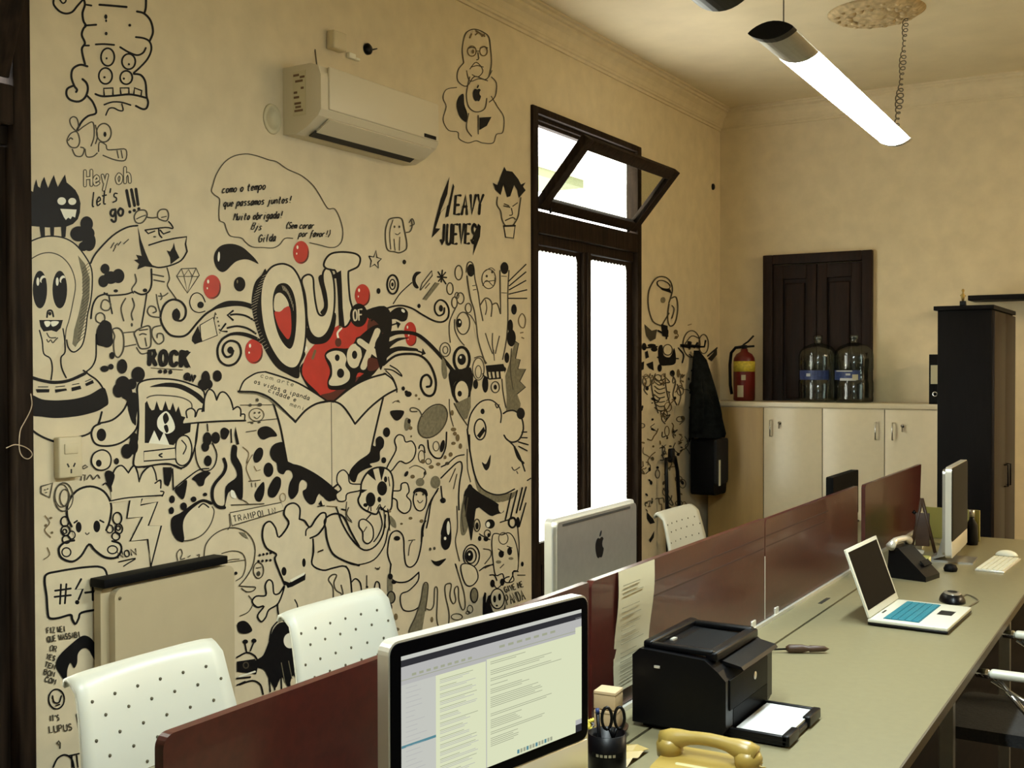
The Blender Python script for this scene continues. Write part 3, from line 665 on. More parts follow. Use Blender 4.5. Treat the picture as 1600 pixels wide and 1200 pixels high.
# black desk phone
t = thing('desk_phone', 'black desk phone tilted upright behind the laptop', 'telephone', (2.19, 4.93, DZ), math.radians(-12))
MB().prism([(-.07, 0), (.10, 0), (.10, .02), (-.02, .13), (-.06, .13)], -.07, .07, 'black', 'y').build('base', t)
MB().box(-.015, -.02, .02, .012, .055, .024, 'blackm', T=Matrix.Translation((.05, 0, .05)) @ Matrix.Rotation(.74, 4, 'Y')).build('key_area', t)
MB().tube([(-.045, -.09, .135), (-.045, -.045, .155), (-.045, .045, .155), (-.045, .09, .14)], .013, 'alurim', 10, rs=[.02, .014, .014, .02]).build('handset', t)
q = smooth([(-.07, .05), (-.10, .08), (-.14, .02), (-.16, .10)], False, 6); MB().tube([(p[0], p[1], .004) for p in q], .003, 'black', 6).build('cable', t)

# ================================================================== THE FAR END OF THE DESK
t = thing('keyboard', 'small white keyboard on the desk near the right edge', 'keyboard', (2.475, 5.42, DZ), math.radians(-3))
MB().box(-.06, -.20, 0, .06, .20, .008, 'alurim', .002).build('tray', t)
q = MB()
for r_ in range(5):
    for c_ in range(14): a, b = -.055+.022*r_, -.195+.028*c_; q.box(a, b, .008, a+.0175, b+.023, .012, 'keyw')
q.build('keys', t)
t = thing('computer_mouse', 'low white mouse lying just beyond the white keyboard', 'mouse', (2.47, 5.72, DZ))
MB().lathe([(max(.0001, .05*math.cos(a)), .026*math.sin(a)) for a in [PI/2*k/8 for k in range(9)]], 'keyw', n=28, sy=.6).build('shell', t)
t = thing('bottle', 'small black bottle near the far end of the desk', 'bottle', (2.275, 5.98, DZ))
MB().lathe([(0, 0), (.028, 0), (.03, .02), (.028, .10), (.014, .125), (.012, .14), (0, .14)], 'black', n=20).build('flask', t); MB().lathe([(.013, .14), (.014, .175), (0, .175)], 'alu', n=14).build('cap', t)
t = thing('pen_holder', 'dark mesh pen holder beside the black bottle', 'pen cup', (2.215, 5.93, DZ))
MB().lathe([(0, 0), (.035, 0), (.038, .10), (.035, .10), (.032, .008), (0, .008)], 'blackm', n=20).build('cup', t)
for k, (a, b, c_) in enumerate(((.01, .01, 'alu'), (-.012, .008, 'brown'), (0, -.014, 'black'))):
    o = MB().tube([(0, 0, .01), (a*1.5, b*1.5, .155)], .004, c_, 7).build('pen', loc=(2.215+a, 5.93+b, DZ)); tag(o, ['silver pen standing in the mesh holder', 'brown pencil standing in the mesh holder', 'black pen standing in the mesh holder'][k], 'pen', 'pens in the mesh holder')
t = thing('small_cup', 'tiny white cup in front of the mesh pen holder', 'cup', (2.245, 5.72, DZ))
MB().lathe([(0, 0), (.018, 0), (.026, .03), (.024, .03), (.016, .004), (0, .004)], 'whitepaper', n=20).build('bowl', t)
t = thing('tumbler', 'olive tinted glass tumbler beside the edge-on computer', 'glass', (2.235, 5.05, DZ))
MB().lathe([(0, 0), (.016, 0), (.02, .075), (.018, .075), (.014, .006), (0, .006)], 'olive', n=20).build('glass_wall', t)
o = MB().lathe([(0, 0), (.015, 0), (.017, .014), (.012, .03), (.006, .04), (0, .042)], 'alurim', n=18).build('stopper', loc=(2.225, 4.96, DZ)); tag(o, 'small silvery knob-shaped paperweight in front of the tumbler', 'paperweight')
t = thing('picture_frame', 'brown wooden easel leaning behind the edge-on computer', 'easel', (2.105, 5.62, DZ), math.radians(10))
MB().tube([(-.05, 0, 0), (.0, 0, .26)], .008, 'brown').tube([(.06, 0, 0), (.0, 0, .26)], .008, 'brown').build('leg', t)
MB().box(-.03, -.006, .03, .035, .006, .19, 'brown', .002).build('board', t)
MB().lathe([(0, -.012), (.012, 0), (0, .014)], 'black', c=(-.035, 0, .19), n=12).build('knob', t)
t = thing('stapler', 'pale stapler lying behind the black desk phone', 'stapler', (2.095, 5.36, DZ), math.radians(30))
MB().prism([(-.07, 0), (.07, 0), (.07, .012), (-.05, .03), (-.07, .03)], -.014, .014, 'keyw', 'y').build('base', t); MB().prism([(-.07, .03), (.065, .03), (.07, .045), (-.04, .058), (-.07, .05)], -.013, .013, 'alurim', 'y').build('arm', t)
t = thing('notepad', 'pale green notepad propped at the foot of the last divider', 'notepad', (2.03, 5.78, DZ), math.radians(8))
MB().box(-.04, -.09, 0, .05, .09, .018, 'keyw', .002).build('pages', t); MB().box(-.04, -.09, .018, .05, .09, .020, 'keygap').build('cover', t)
t = thing('sticky_pad', 'small dark sticky pad lying beside the stapler', 'notepad', (2.14, 5.22, DZ), math.radians(25))
MB().box(-.022, -.03, 0, .022, .03, .012, 'blackm', .001).build('pages', t); MB().box(-.02, -.028, .012, .02, .028, .0135, 'keygap').build('top_sheet', t)
t = thing('power_adapter', 'black power adapter at the foot of the edge-on computer', 'adapter', (2.165, 5.23, DZ), math.radians(20))
MB().box(-.025, -.045, 0, .025, .045, .026, 'black', .005).build('brick', t); MB().tube([(0, .045, .012), (.02, .09, .006), (.0, .14, .004)], .003, 'black').build('cable', t)
t = thing('black_pouch', 'small round black pouch beside the foot of the edge-on computer', 'pouch', (2.315, 5.16, DZ))
MB().lathe([(0, 0), (.026, .0), (.03, .012), (.022, .028), (0, .034)], 'blackm', n=18).build('body', t)
o = MB().box(-.008, -.14, 0, .004, .14, .16, 'olive', .002).build('folder', loc=(2.155, 6.12, DZ), rz=math.radians(85)); tag(o, 'olive green folder standing near the far end of the desk', 'folder')

# ================================================================== CHAIRS
def chair(loc, rz, label, arms, group, seat='chair', hgt=.93):
    """faces local +x; origin on the floor under the seat"""
    t = thing('office_chair', label, 'chair', loc, rz, group)
    # back sheet: profile rows (x, z, halfwidth)
    z1 = hgt
    rows = [(-.30, z1-.022, .222), (-.292, z1-.004, .225), (-.278, z1, .226), (-.262, z1-.008, .226), (-.250, z1-.03, .228), (-.235, z1-.09, .232), (-.215, z1-.17, .240), (-.205, z1-.25, .243), (-.205, z1-.33, .238), (-.19, z1-.40, .225), (-.15, z1-.455, .21), (-.08, z1-.475, .21)]
    n = 12; q = MB(); vs = []; N = len(rows)
    def P(k, j, off):
        x, z, w_ = rows[k]; u = -1+2*j/n
        a, b = rows[max(k-1, 0)], rows[min(k+1, N-1)]; dx, dz = b[0]-a[0], b[1]-a[1]; l = math.hypot(dx, dz); nx_, nz_ = -dz/l, dx/l
        if nx_ < 0 and k > 1: pass
        return (x+nx_*off+.02*(u*u)*(1 if k > 3 else .4), u*w_, z+nz_*off-(.005*max(0, abs(u)-.8)/.2 if k < 5 else 0))
    for off in (0, -.010): vs += [P(k, j, off) for k in range(N) for j in range(n+1)]
    w1 = n+1; o2 = N*w1; fs = []
    for k in range(N-1):
        for j in range(n): a = k*w1+j; fs += [[a, a+1, a+w1+1, a+w1], [o2+a, o2+a+w1, o2+a+w1+1, o2+a+1]]
    for k in range(N-1):
        for j in (0, n): a = k*w1+j; fs.append([a, a+w1, o2+a+w1, o2+a])
    for j in range(n): fs += [[j, j+1, o2+j+1, o2+j], [(N-1)*w1+j, (N-1)*w1+j+1, o2+(N-1)*w1+j+1, o2+(N-1)*w1+j]]
    q.faces(vs, fs, 'chair', True)
    q.build('backrest', t)
    q = MB()
    def S_(v, u):   # point on the sheet at fractional row v, side u
        k = min(int(v), N-2); f = v-k; j = (u+1)/2*n; j0 = min(int(j), n-1); g = j-j0
        def L3(a, b, f): return tuple(a[i]+(b[i]-a[i])*f for i in range(3))
        return L3(L3(P(k, j0, .0012), P(k, j0+1, .0012), g), L3(P(k+1, j0, .0012), P(k+1, j0+1, .0012), g), f), k
    for r_, v in enumerate((4.55, 5.15, 5.75, 6.3, 6.9, 7.5)):
        for c_ in range(6):
            u = -.82+.31*c_+(.155 if r_ % 2 else 0)
            if abs(u) > .9: continue
            (x, y, z), k = S_(v, u)
            q.lathe([(0, .0012), (.0042, .0008), (.0042, -.002)], 'hole', c=(x, y, z), ax='x', n=8)
    q.build('perforation', t)
    sx = 'fabric' if seat == 'fabric' else 'chair'
    MB().prism(rrect(-.24, -.225, .33 if arms else .22, .225, .05), .43, .47, sx, 'z').build('seat', t)
    MB().tube([(0, 0, .43), (0, 0, .10)], .025, 'chrome', 14).build('gas_column', t)
    for k in range(5):
        a = 2*PI*k/5+.3; lg = MB().tube([(0, 0, .10), (.27*math.cos(a), .27*math.sin(a), .065)], .017, 'chrome', 8).build('leg', t)
        MB().lathe([(.0, -.018), (.026, -.018), (.026, .018), (0, .018)], 'black', c=(.27*math.cos(a), .27*math.sin(a), .026), ax='y', n=14).build('castor', lg)
    if arms:
        for s_ in (-1, 1):
            y = s_*.30
            a = MB().box(-.15, y-.022, .665, .175, y+.022, .69, 'chair', .010).build('armrest', t); a['label'] = 'white armrest pad'
            MB().lathe([(.013, .175), (.016, .18), (.014, .215), (0, .218)], 'chrome', c=(0, y, .675), ax='x', n=14).tube([(.15, y, .66), (.02, y*.93, .5), (-.05, y*.8, .44)], .009, 'chrome').tube([(.17, y, .655), (-.18, y*.95, .46)], .007, 'chrome').build('arm_bracket', a)
    return t
c0 = chair((1.235, 1.90, 0), 0, 'white perforated chair nearest the camera, in front of the beige panel', False, 'white chairs behind the dividers')
dup(c0, (1.235, 2.62, 0.012), 0, 'white perforated chair overlapping the black one-eyed ghost drawing', 'white chairs behind the dividers')
dup(c0, (1.235, 5.28, 0), 0, 'white perforated chair far back beside the folded hand trolley', 'white chairs behind the dividers')
chair((2.845, 4.08, 0), PI, 'black seated office chair with pale armrests at the right edge', True, None, 'fabric', .90)
# ================================================================== THE MURAL, painted on wall_left
GL = {  # pen strokes on a 0..1 box (x, y up); descenders go below 0
'A': '0,0 .5,1 1,0;.2,.4 .8,.4', 'B': '0,0 0,1 .7,1 .8,.75 .6,.55 0,.52;.6,.55 .95,.3 .7,0 0,0', 'C': '.95,.85 .6,1 .15,.85 0,.5 .15,.1 .6,0 .95,.15', 'D': '0,0 0,1 .6,.95 .95,.5 .6,.05 0,0',
'E': '.9,1 0,1 0,0 .9,0;0,.5 .7,.5', 'F': '.9,1 0,1 0,0;0,.5 .7,.5', 'G': '.95,.8 .5,1 .1,.8 0,.4 .3,0 .9,.1 .95,.45 .5,.45', 'H': '0,0 0,1;1,0 1,1;0,.5 1,.5', 'I': '.5,0 .5,1', 'J': '.7,1 .7,.2 .4,0 .1,.2',
'K': '0,0 0,1;.9,1 0,.45 .95,0', 'L': '0,1 0,0 .85,0', 'M': '0,0 .1,1 .5,.4 .9,1 1,0', 'N': '0,0 0,1 1,0 1,1', 'O': '.5,1 .1,.8 0,.4 .2,.05 .5,0 .85,.1 1,.5 .85,.9 .5,1', 'P': '0,0 0,1 .7,1 .9,.75 .6,.5 0,.45',
'Q': '.5,1 .1,.8 0,.4 .3,0 .7,.05 1,.5 .8,.9 .5,1;.6,.3 1,-.1', 'R': '0,0 0,1 .7,1 .85,.75 .6,.5 0,.48;.4,.48 .95,0', 'S': '.9,.85 .5,1 .1,.8 .3,.55 .75,.45 .9,.2 .5,0 .05,.15', 'T': '0,1 1,1;.5,1 .5,0', 'U': '0,1 0,.2 .3,0 .7,0 1,.2 1,1',
'V': '0,1 .5,0 1,1', 'W': '0,1 .25,0 .5,.7 .75,0 1,1', 'X': '0,1 1,0;1,1 0,0', 'Y': '0,1 .5,.5 1,1;.5,.5 .5,0', 'Z': '0,1 1,1 0,0 1,0',
'a': '.8,.6 .4,.6 .05,.3 .2,0 .5,0 .8,.5;.8,.6 .8,.05 1,0', 'b': '.1,1 .1,0 .6,0 .85,.3 .6,.6 .1,.4', 'c': '.8,.5 .4,.6 .1,.3 .3,0 .8,.1', 'd': '.85,1 .8,.05 1,0;.8,.5 .3,.6 .05,.2 .4,0 .8,.2', 'e': '.1,.25 .8,.35 .5,.6 .1,.35 .3,0 .8,.1',
'f': '.8,.9 .5,1 .35,.7 .3,-.3;.05,.55 .7,.55', 'g': '.8,.55 .3,.6 .05,.3 .4,.05 .8,.4;.8,.6 .75,-.25 .4,-.4 .1,-.2', 'h': '.1,1 .1,0;.1,.4 .5,.6 .8,.4 .85,0', 'i': '.5,.6 .45,.05 .7,0;.5,.85 .5,.9', 'j': '.6,.6 .5,-.2 .2,-.4;.6,.85 .6,.9', 'l': '.4,1 .35,.1 .6,0',
'm': '0,.6 .05,0;.05,.4 .3,.6 .5,.4 .5,0;.5,.4 .75,.6 .95,.4 1,0', 'n': '.1,.6 .1,0;.1,.4 .5,.6 .8,.4 .9,0', 'o': '.45,.6 .1,.35 .3,0 .7,.05 .85,.4 .45,.6', 'p': '.1,.6 .05,-.45;.1,.5 .6,.6 .85,.3 .5,0 .1,.1', 'q': '.8,.6 .3,.6 .05,.3 .4,0 .8,.3;.8,.6 .8,-.4 .95,-.25',
'r': '.1,.6 .15,0;.15,.35 .5,.6 .8,.5', 's': '.8,.55 .3,.6 .2,.4 .7,.25 .7,.05 .1,.0', 't': '.4,.95 .4,.1 .75,0;.05,.62 .8,.62', 'u': '.1,.6 .15,.1 .5,0 .8,.3;.85,.6 .85,0', 'v': '.1,.6 .4,0 .85,.6', 'y': '.1,.6 .4,.1;.85,.6 .3,-.4', 'x': '.1,.6 .8,0;.8,.6 .1,0', 'z': '.1,.6 .8,.6 .1,0 .8,0',
'!': '.5,1 .5,.3;.5,.08 .5,0', "'": '.5,1 .45,.75', '.': '.4,.05 .5,0', '9': '.8,.7 .5,1 .1,.7 .5,.4 .85,.7 .8,0', '(': '.8,1.1 .4,.5 .8,-.1', ')': '.2,1.1 .6,.5 .2,-.1', '#': '.3,0 .4,1;.7,0 .75,1;0,.35 1,.4;0,.7 1,.72', '+': '.5,0 .5,1;0,.5 1,.5', '-': '.1,.4 .9,.4'}
CM = dict(k='ink', n='pen', d='fade', r='red', w='cream', g='grey', m='maroon', h='white')
class Mural:
    layer = 0
    def __init__(s, name, ox, oy, sc, label=None):
        s.mb = MB(); s.name = name; s.o = (ox, oy, sc); s.last = None; s.label = label
    def px(s, p): return (s.o[0]+p[0]/s.o[2], s.o[1]+p[1]/s.o[2])
    def lay(s, c):
        Mural.layer += 1
        return .0010+Mural.layer*.0000016
    def poly(s, pts, c, cut=True):
        x = s.lay(c); P = [on(0, 0, *s.px(p)) for p in pts]; P = [(x, p.y, p.z) for p in P]
        s.mb.faces(P, tessellate_polygon([[Vector((p[1], p[2], 0)) for p in P]]), CM[c])
    def line(s, pts, c, w, closed=False, taper=False):
        x = s.lay(c); n = len(pts)
        if n < 2: return
        L, R_ = [], []
        for i in range(n):
            a = pts[(i-1) % n] if closed else pts[max(i-1, 0)]; b = pts[(i+1) % n] if closed else pts[min(i+1, n-1)]
            dx, dy = b[0]-a[0], b[1]-a[1]; l = math.hypot(dx, dy) or 1
            hw = w/2*(1 if not taper else (.35+.65*math.sin(PI*i/(n-1))))
            L.append((pts[i][0]-dy/l*hw, pts[i][1]+dx/l*hw)); R_.append((pts[i][0]+dy/l*hw, pts[i][1]-dx/l*hw))
        P = [on(0, 0, *s.px(p)) for p in L+R_]; P = [(x, p.y, p.z) for p in P]
        s.mb.faces(P, [[i, (i+1) % n, n+(i+1) % n, n+i] for i in range(n if closed else n-1)], CM[c])
        if not closed and w/s.o[2] > 2:
            for e in (0, -1):
                s.poly([(pts[e][0]+w/2*math.cos(a), pts[e][1]+w/2*math.sin(a)) for a in [2*PI*k/8 for k in range(8)]], c)
    def ell(s, cx, cy, rx, ry, rot=0, n=26):
        return [(cx+rx*math.cos(a)*math.cos(rot)-ry*math.sin(a)*math.sin(rot), cy+rx*math.cos(a)*math.sin(rot)+ry*math.sin(a)*math.cos(rot)) for a in [2*PI*k/n for k in range(n)]]
    def text(s, t, x, y, h, w, c, lw, ang=0, slant=0, sp=.3, hy=0):
        """hand lettering: x,y baseline start; h height, w glyph width; hy adds height per glyph"""
        ca, sa = math.cos(ang), math.sin(ang); cx = 0
        for ch in t:
            if ch == ' ': cx += w*.9; continue
            for st in GL[ch].split(';'):
                P = [tuple(map(float, q.split(','))) for q in st.split()]
                if ch.islower() or ch in 'OCSGUQ': P = smooth(P, False, 3)
                Q = []
                for u, v in P:
                    X, Y = cx+u*w+v*h*slant, -v*h; Q.append((x+X*ca-Y*sa, y+X*sa+Y*ca))
                s.line(Q, c, lw)
            cx += w*(1+sp); h += hy
        return s
    def draw(s, data):
        for ln in data.strip().replace('|', '\n').split('\n'):
            tk = ln.split()
            if not tk: continue
            op, c, w = tk[0][0], tk[0][1], float(tk[0][2:] or 0)
            if op in 'eo':
                for q in tk[1:]:
                    v = list(map(float, q.split(',')))
                    P = s.ell(*v)
                    if op == 'e': s.poly(P, c)
                    else: s.line(P, c, w, True)
                continue
            P = [tuple(map(float, q.split(','))) for q in tk[1:]]
            if op in 'sfbct': P = smooth(P, op in 'fbc', 4)
            lo = op.lower()
            if lo == 'f': s.poly(P, c)
            elif lo == 'b': s.poly(P, 'w'); s.line(P, c, w, True)
            elif lo == 'c': s.line(P, c, w, True)
            elif lo == 't': s.line(P, c, w, taper=True)
            else: s.line(P, c, w)
        return s
    def done(s):
        o = s.mb.build(s.name, wall_left)
        if s.label: o['label'] = s.label
        return o

m = Mural('four_eyed_monster_drawing', 0, 0, 4)
m.draw('''sk14 520,-10 530,30 515,80 520,130 535,160 520,180 510,220 530,270 510,310 530,400
sk12 570,35 540,30|sk14 620,30 700,36 790,44|sk13 530,160 600,155|sk14 912,-8 910,50 900,85
sk14 855,72 900,85 940,130 955,200 935,255|sk12 848,232 900,240 935,262 945,310 920,370 870,425 835,455
sk12 530,285 555,285|sk12 597,278 650,276 712,281|sk12 750,295 800,325 855,345 893,330 910,300
ek0 660,105,10,15 662,210,9,11 810,158,9,9 662,130,6,9
sk13 335,-5 335,30 370,70 410,85 450,75 480,40 515,0|sk10 370,-5 390,20 408,12 412,-5
sk14 545,415 500,405 455,430 445,480 462,535 480,560 475,575|sk14 460,535 420,555 415,595 440,625 490,635 530,610 548,560 540,520 515,495
sk13 545,600 580,640 600,705 550,725 510,760 480,815
sk13 835,462 880,470 908,515 915,600 925,640 915,675 890,682 848,662
sk13 595,588 640,602 720,598 800,590 860,598 912,612
Sk10 650,595 647,553 705,550 705,592|Sk10 755,590 750,550 805,550 805,590|Sk10 835,590 840,550 885,567 880,600
sk10 650,655 700,638 760,640 815,657|sk9 760,650 768,690 740,690 710,675 680,680 660,720
ok11 672,357,42,55 803,385,42,48 658,475,42,50 788,485,38,42
ek0 665,365,6,7 805,402,6,7 652,483,7,7 773,492,7,7
cn8 480,820 447,790 435,750 455,730 480,742 490,790|cn8 480,825 440,835 418,880 440,918 480,920 497,880
sn8 425,880 440,862 455,872|sn8 485,820 530,785 580,765 587,850 567,915
on9 648,830,46,58|ek0 655,840,9,16|sn8 595,780 608,850 595,900
sn8 450,930 470,972 510,975 525,930 500,920|sn8 530,930 540,978 580,978 608,955|sn8 615,950 620,890 660,905 670,935 720,935 785,935 782,1000 720,1000 640,970|sn7 730,940 740,990|sn7 755,938 765,990''')
m.done()
m = Mural('hey_oh_lettering', 0, 240, 4)
for c, l in (('n', 24), ('w', 12)):
    m.text('Hey oh', 530, 200, 90, 40, c, l, -.08, .08, .32)
m.text("let's", 565, 335, 85, 32, 'k', 9, -.22, .3, .1).text('go', 690, 400, 75, 42, 'k', 15, -.2, .1, .1)
m.draw('Sk18 790,230 810,330|Sk18 820,225 840,325|Sk18 848,222 862,320|ek0 810,365,10,10 838,355,10,10 866,345,10,10'); m.done()
m = Mural('spiky_black_creature_drawing', 0, 240, 4)
m.draw('''Fk0 182,225 205,240 212,200 225,160 236,205 250,215 258,180 275,145 290,190 300,215 318,170 335,133 350,180 360,208 385,165 405,130 415,180 440,200 470,228 490,265 502,310 498,370 485,410 455,440 410,458 300,462 182,452
Fk0 245,450 278,450 280,522 255,522|Fk0 312,450 338,450 335,522 315,522|Fk0 380,450 414,450 408,522 384,524
eh0 384,297,27,24 450,299,25,22|Fh0 375,345 477,350 468,400 450,392 440,410 425,400 410,415 398,398|Fk0 378,335 470,330 470,322 400,318
ek0 540,440,40,48 490,502,52,48 555,550,42,60 520,580,30,30 545,500,45,45'''); m.done()
m = Mural('long_skull_drawing', 0, 240, 4)
m.draw('''fw0 182,552 250,525 320,516 400,528 470,568 530,640 570,720 575,820 565,920 545,1010 535,1100 515,1190 480,1240 440,1235 415,1160 320,1300 182,1300
sk9 182,552 250,525 320,516 400,528 470,568 530,640 570,720 575,820 565,920 545,1010 535,1100 515,1190 480,1232 450,1238 425,1210 415,1165
Fg0 485,635 530,690 560,780 558,900 535,1010 515,1100 500,1160 470,1210 450,1190 462,1100 490,1000 515,880 512,760
sn7 182,665 250,628 320,620 390,650 445,720 470,820 452,940 430,1040 412,1100 405,1175''')
for k in range(22):
    y = 700+k*22; x = 520-(.0 if y < 900 else (y-900)*.12)
    m.draw('Sn4 %d,%d %d,%d' % (x-8, y+22, x+38, y-22))
m.draw('''ek0 248,850,45,118 372,850,46,118
eh0 265,785,16,24,.4 235,800,9,26 388,785,16,24,.4 356,800,9,26
ek0 272,795,14,20,.4 395,796,14,20,.4
sk12 292,1022 298,985 322,983 332,1018|ek0 310,1000,10,12
Fk0 243,1040 392,1040 378,1090 352,1115 320,1105 270,1112 250,1080
fh0 275,1050 312,1050 308,1075 288,1082|fh0 318,1050 365,1050 352,1072 325,1080
sk9 245,1105 262,1170 272,1250 312,1280 326,1340 318,1412|sk9 392,1095 402,1160 405,1240 380,1275 385,1340 412,1400
sn8 290,1160 300,1178 315,1165 328,1182 345,1165 360,1150|sn8 290,1120 310,1150 350,1150
fk0 182,1385 260,1408 340,1420 430,1408 535,1362 535,1382 430,1428 340,1440 260,1428 182,1405''')
m.done()
m = Mural('banded_bowl_drawing', 0, 500, 4)
m.draw('''sk10 520,315 560,345 600,372 635,415 660,475|sk9 535,325 575,290 598,235 600,150 600,90
Fk0 222,432 308,432 306,452 230,454|Fk0 342,434 412,428 418,440 345,454|Fk0 445,422 500,410 508,430 448,446|Fk0 530,398 578,374 586,394 538,414
Sk5 235,418 300,418|Sk5 345,418 405,412|Sk5 450,405 495,396|Sk5 530,385 570,368
fk0 182,470 260,495 330,502 400,500 480,490 560,466 640,422 665,455 676,520 650,545 600,572 500,598 400,610 330,612 260,604 182,585
sk13 182,672 225,708 280,738 345,762|sk12 470,735 550,712 610,655 635,575''')
m.done()
m = Mural('eye_ended_arm_drawing', 0, 500, 4)
m.draw('''fw0 700,625 765,570 800,505 860,520 862,600 850,680 790,745 720,780 640,788 590,765 572,715 585,670 620,648
sk12 620,645 700,625 765,570 800,505|sk12 625,648 585,668 570,715 590,768 640,787 720,780 790,745 850,680 862,600 858,500
ek0 632,718,30,40|fk0 770,480 800,520 830,640 850,650 845,540 860,470''')
m.done()
m = Mural('spotted_toad_drawing', 0, 240, 4)
m.draw('''sk11 565,685 600,620 700,515 790,462 858,450
cn9 845,425 838,390 860,358 905,355 918,385 895,425 868,436|sn7 850,410 880,395 910,385|cn9 985,400 985,370 1005,350 1040,352 1052,385 1040,420 1005,415|sn7 1005,400 1040,392
sn9 918,398 950,402 982,398|sk9 1052,425 1070,445 1078,468 1030,462 905,478|Sk9 905,478 925,500 965,485|Sk9 1000,478 1020,502 1060,488|sk9 990,470 995,505 1010,525|en0 965,520,10,5
Sk10 930,572 1015,545 1100,528 1165,520 1158,565 1168,612|sk10 1168,612 1130,668 1060,700 990,712 945,700
Fk0 860,455 880,540 905,610 930,670 962,712 905,705 855,725 868,690 835,665 862,660 848,632 885,640 870,560
Fk0 1040,605 1062,612 1078,585 1085,555 1095,600 1120,650 1065,692 1062,650
Sn7 690,592 712,555|Sn7 705,612 722,580|Sn7 735,575 755,550|Sn7 770,565 803,535|Sn7 715,580 735,560
ek0 655,720,28,32 738,765,38,45 645,798,32,38 690,775,45,40 722,858,14,10 905,855,14,12
sn9 842,755 850,800 822,845 832,872|sk10 828,865 780,880 680,886 650,870|sk11 668,875 610,895 578,950 567,1030|sk11 838,862 880,880 922,868 945,820 945,722
sn9 955,755 1020,768|sn9 960,790 1025,802|sn8 1042,712 1058,780 1045,825 1080,880 1100,908|sn8 975,878 985,940 1002,1000|sn8 985,890 1020,890 1050,870
sk9 680,892 690,950 700,1000|sk9 915,880 900,980 882,1080|sn9 783,905 755,965 772,1045|sn9 825,905 838,950 820,1000 828,1040|en0 822,1070,7,12
cn9 640,920 665,915 690,940 680,975 650,980 630,960|cn9 600,1010 625,995 650,1010 652,1040 630,1060 600,1045
fk0 625,1060 650,1040 690,1060 700,1110 700,1170 680,1200 650,1180 620,1200 598,1180 602,1110''')
m.done()
m = Mural('spotted_toad_drawing', 0, 500, 4)
m.draw('''cn10 702,60 740,52 768,90 770,180 742,232 715,215 708,140 715,100|Sn8 770,80 850,72|Sn8 770,168 850,152
cn10 840,75 900,42 935,42 942,100 938,165 900,180 870,172 850,120|sn9 870,65 920,58|sn8 868,95 890,85 915,92|sn8 905,110 915,165|sn8 850,170 880,210 920,205''')
m.done()
m = Mural('diamond_drawing', 240, 360, 5)
m.draw('Sn8 178,358 215,300 330,295 355,350 262,490 178,358|Sn6 180,360 350,360|Sn6 215,300 235,355 262,485 300,360 330,295|Sn6 235,355 272,305 300,355'); m.done()
m = Mural('black_comma_drawing', 240, 360, 5)
m.draw('''fk0 470,240 475,180 505,135 550,110 620,106 690,130 745,175 790,220 818,262 780,245 735,228 690,228 640,245 600,280 565,315 530,325 495,300
eh0 507,205,9,38,.05|ek0 670,420,45,57|eg0 652,400,6,14'''); m.done()
def ball(cx, cy, rx, ry):
    m = Mural('red_ball_drawing', 0, 0, 1); m.draw('er0 %g,%g,%g,%g|em0 %g,%g,%g,%g|er0 %g,%g,%g,%g|eh0 %g,%g,%g,%g %g,%g,%g,%g' % (cx, cy, rx, ry, cx+rx*.12, cy+ry*.15, rx*.86, ry*.8, cx-rx*.04, cy, rx*.88, ry*.86, cx-rx*.45, cy-ry*.45, rx*.12, ry*.16, cx-rx*.55, cy+ry*.1, rx*.07, ry*.09)); m.done()
for b in ((331, 448.5, 13.8, 19), (470, 394.5, 12.5, 18), (396.5, 549, 14, 19.5), (566, 461.5, 12, 17.5), (640.5, 518, 9.5, 15), (642, 529, 8.5, 12)): ball(*b)
m = Mural('left_swirl_drawing', 240, 360, 5)
m.draw('''sk8 402,562 380,512 340,488 300,505 280,560 300,618 350,642 402,630|ek0 365,582,25,26
sk17 775,600 710,578 650,568 570,580 490,605 410,650 345,715 300,770 260,812 210,830 130,818 75,755 52,680 72,600 110,555 160,540 215,560 248,610 245,670 212,705 170,695 150,655
fk0 440,625 500,580 570,552 650,550 720,560 790,590 790,625 720,600 650,590 570,598 500,612
ek0 175,660,32,48|sk10 175,610 190,625
Bk9 360,740 465,680 495,820 370,870|Fk0 300,830 345,745 380,868 320,890 296,862|en0 485,655,6,6 495,682,6,6 502,712,7,8 508,745,7,8 512,775,6,6 515,800,5,5|Sk7 480,640 470,700
sk15 785,705 720,668 650,655 600,660|Sk15 618,628 575,662 618,700|sk16 795,805 730,765 650,748 575,762|Sk15 560,730 520,785 570,790
fk0 520,850 600,800 700,795 800,830 890,900 920,960 830,880 740,838 660,820 590,825
sk18 600,812 535,850 498,920 510,1010 570,1055 640,1035 680,960 660,885 600,862 552,890 538,945 565,988 605,978 620,940|ek0 598,935,24,28''')
m.done()
m = Mural('swirl_beside_toad_drawing', 0, 240, 4)
m.draw('sn9 1000,1025 940,1015 920,985 935,955 965,960 975,985 955,995|sn9 1000,1075 955,1090 950,1140 985,1190 1020,1170 1015,1130 985,1125 980,1150|sn8 1000,870 1010,900 1000,915'); m.done()
m = Mural('heart_splash_drawing', 0, 0, 1)
m.draw('''fk0 468,580 480,560 520,520 560,490 600,478 612,500 608,530 600,560 578,590 540,612 515,632 490,618
fr0 472,585 480,552 500,530 522,512 545,500 560,490 578,500 590,520 596,545 588,568 562,588 538,605 516,630 495,612
fm0 575,500 592,508 600,530 592,552 575,545|sh3 533,513 527,520 528,528|em0 528,535,5,7|sd4 492,548 488,560|eh0 478,545,2,4|sd3 540,505 530,512
fm0 500,618 520,612 545,598 560,588 556,596 540,608 516,628'''); m.done()
m = Mural('out_lettering', 240, 360, 5)
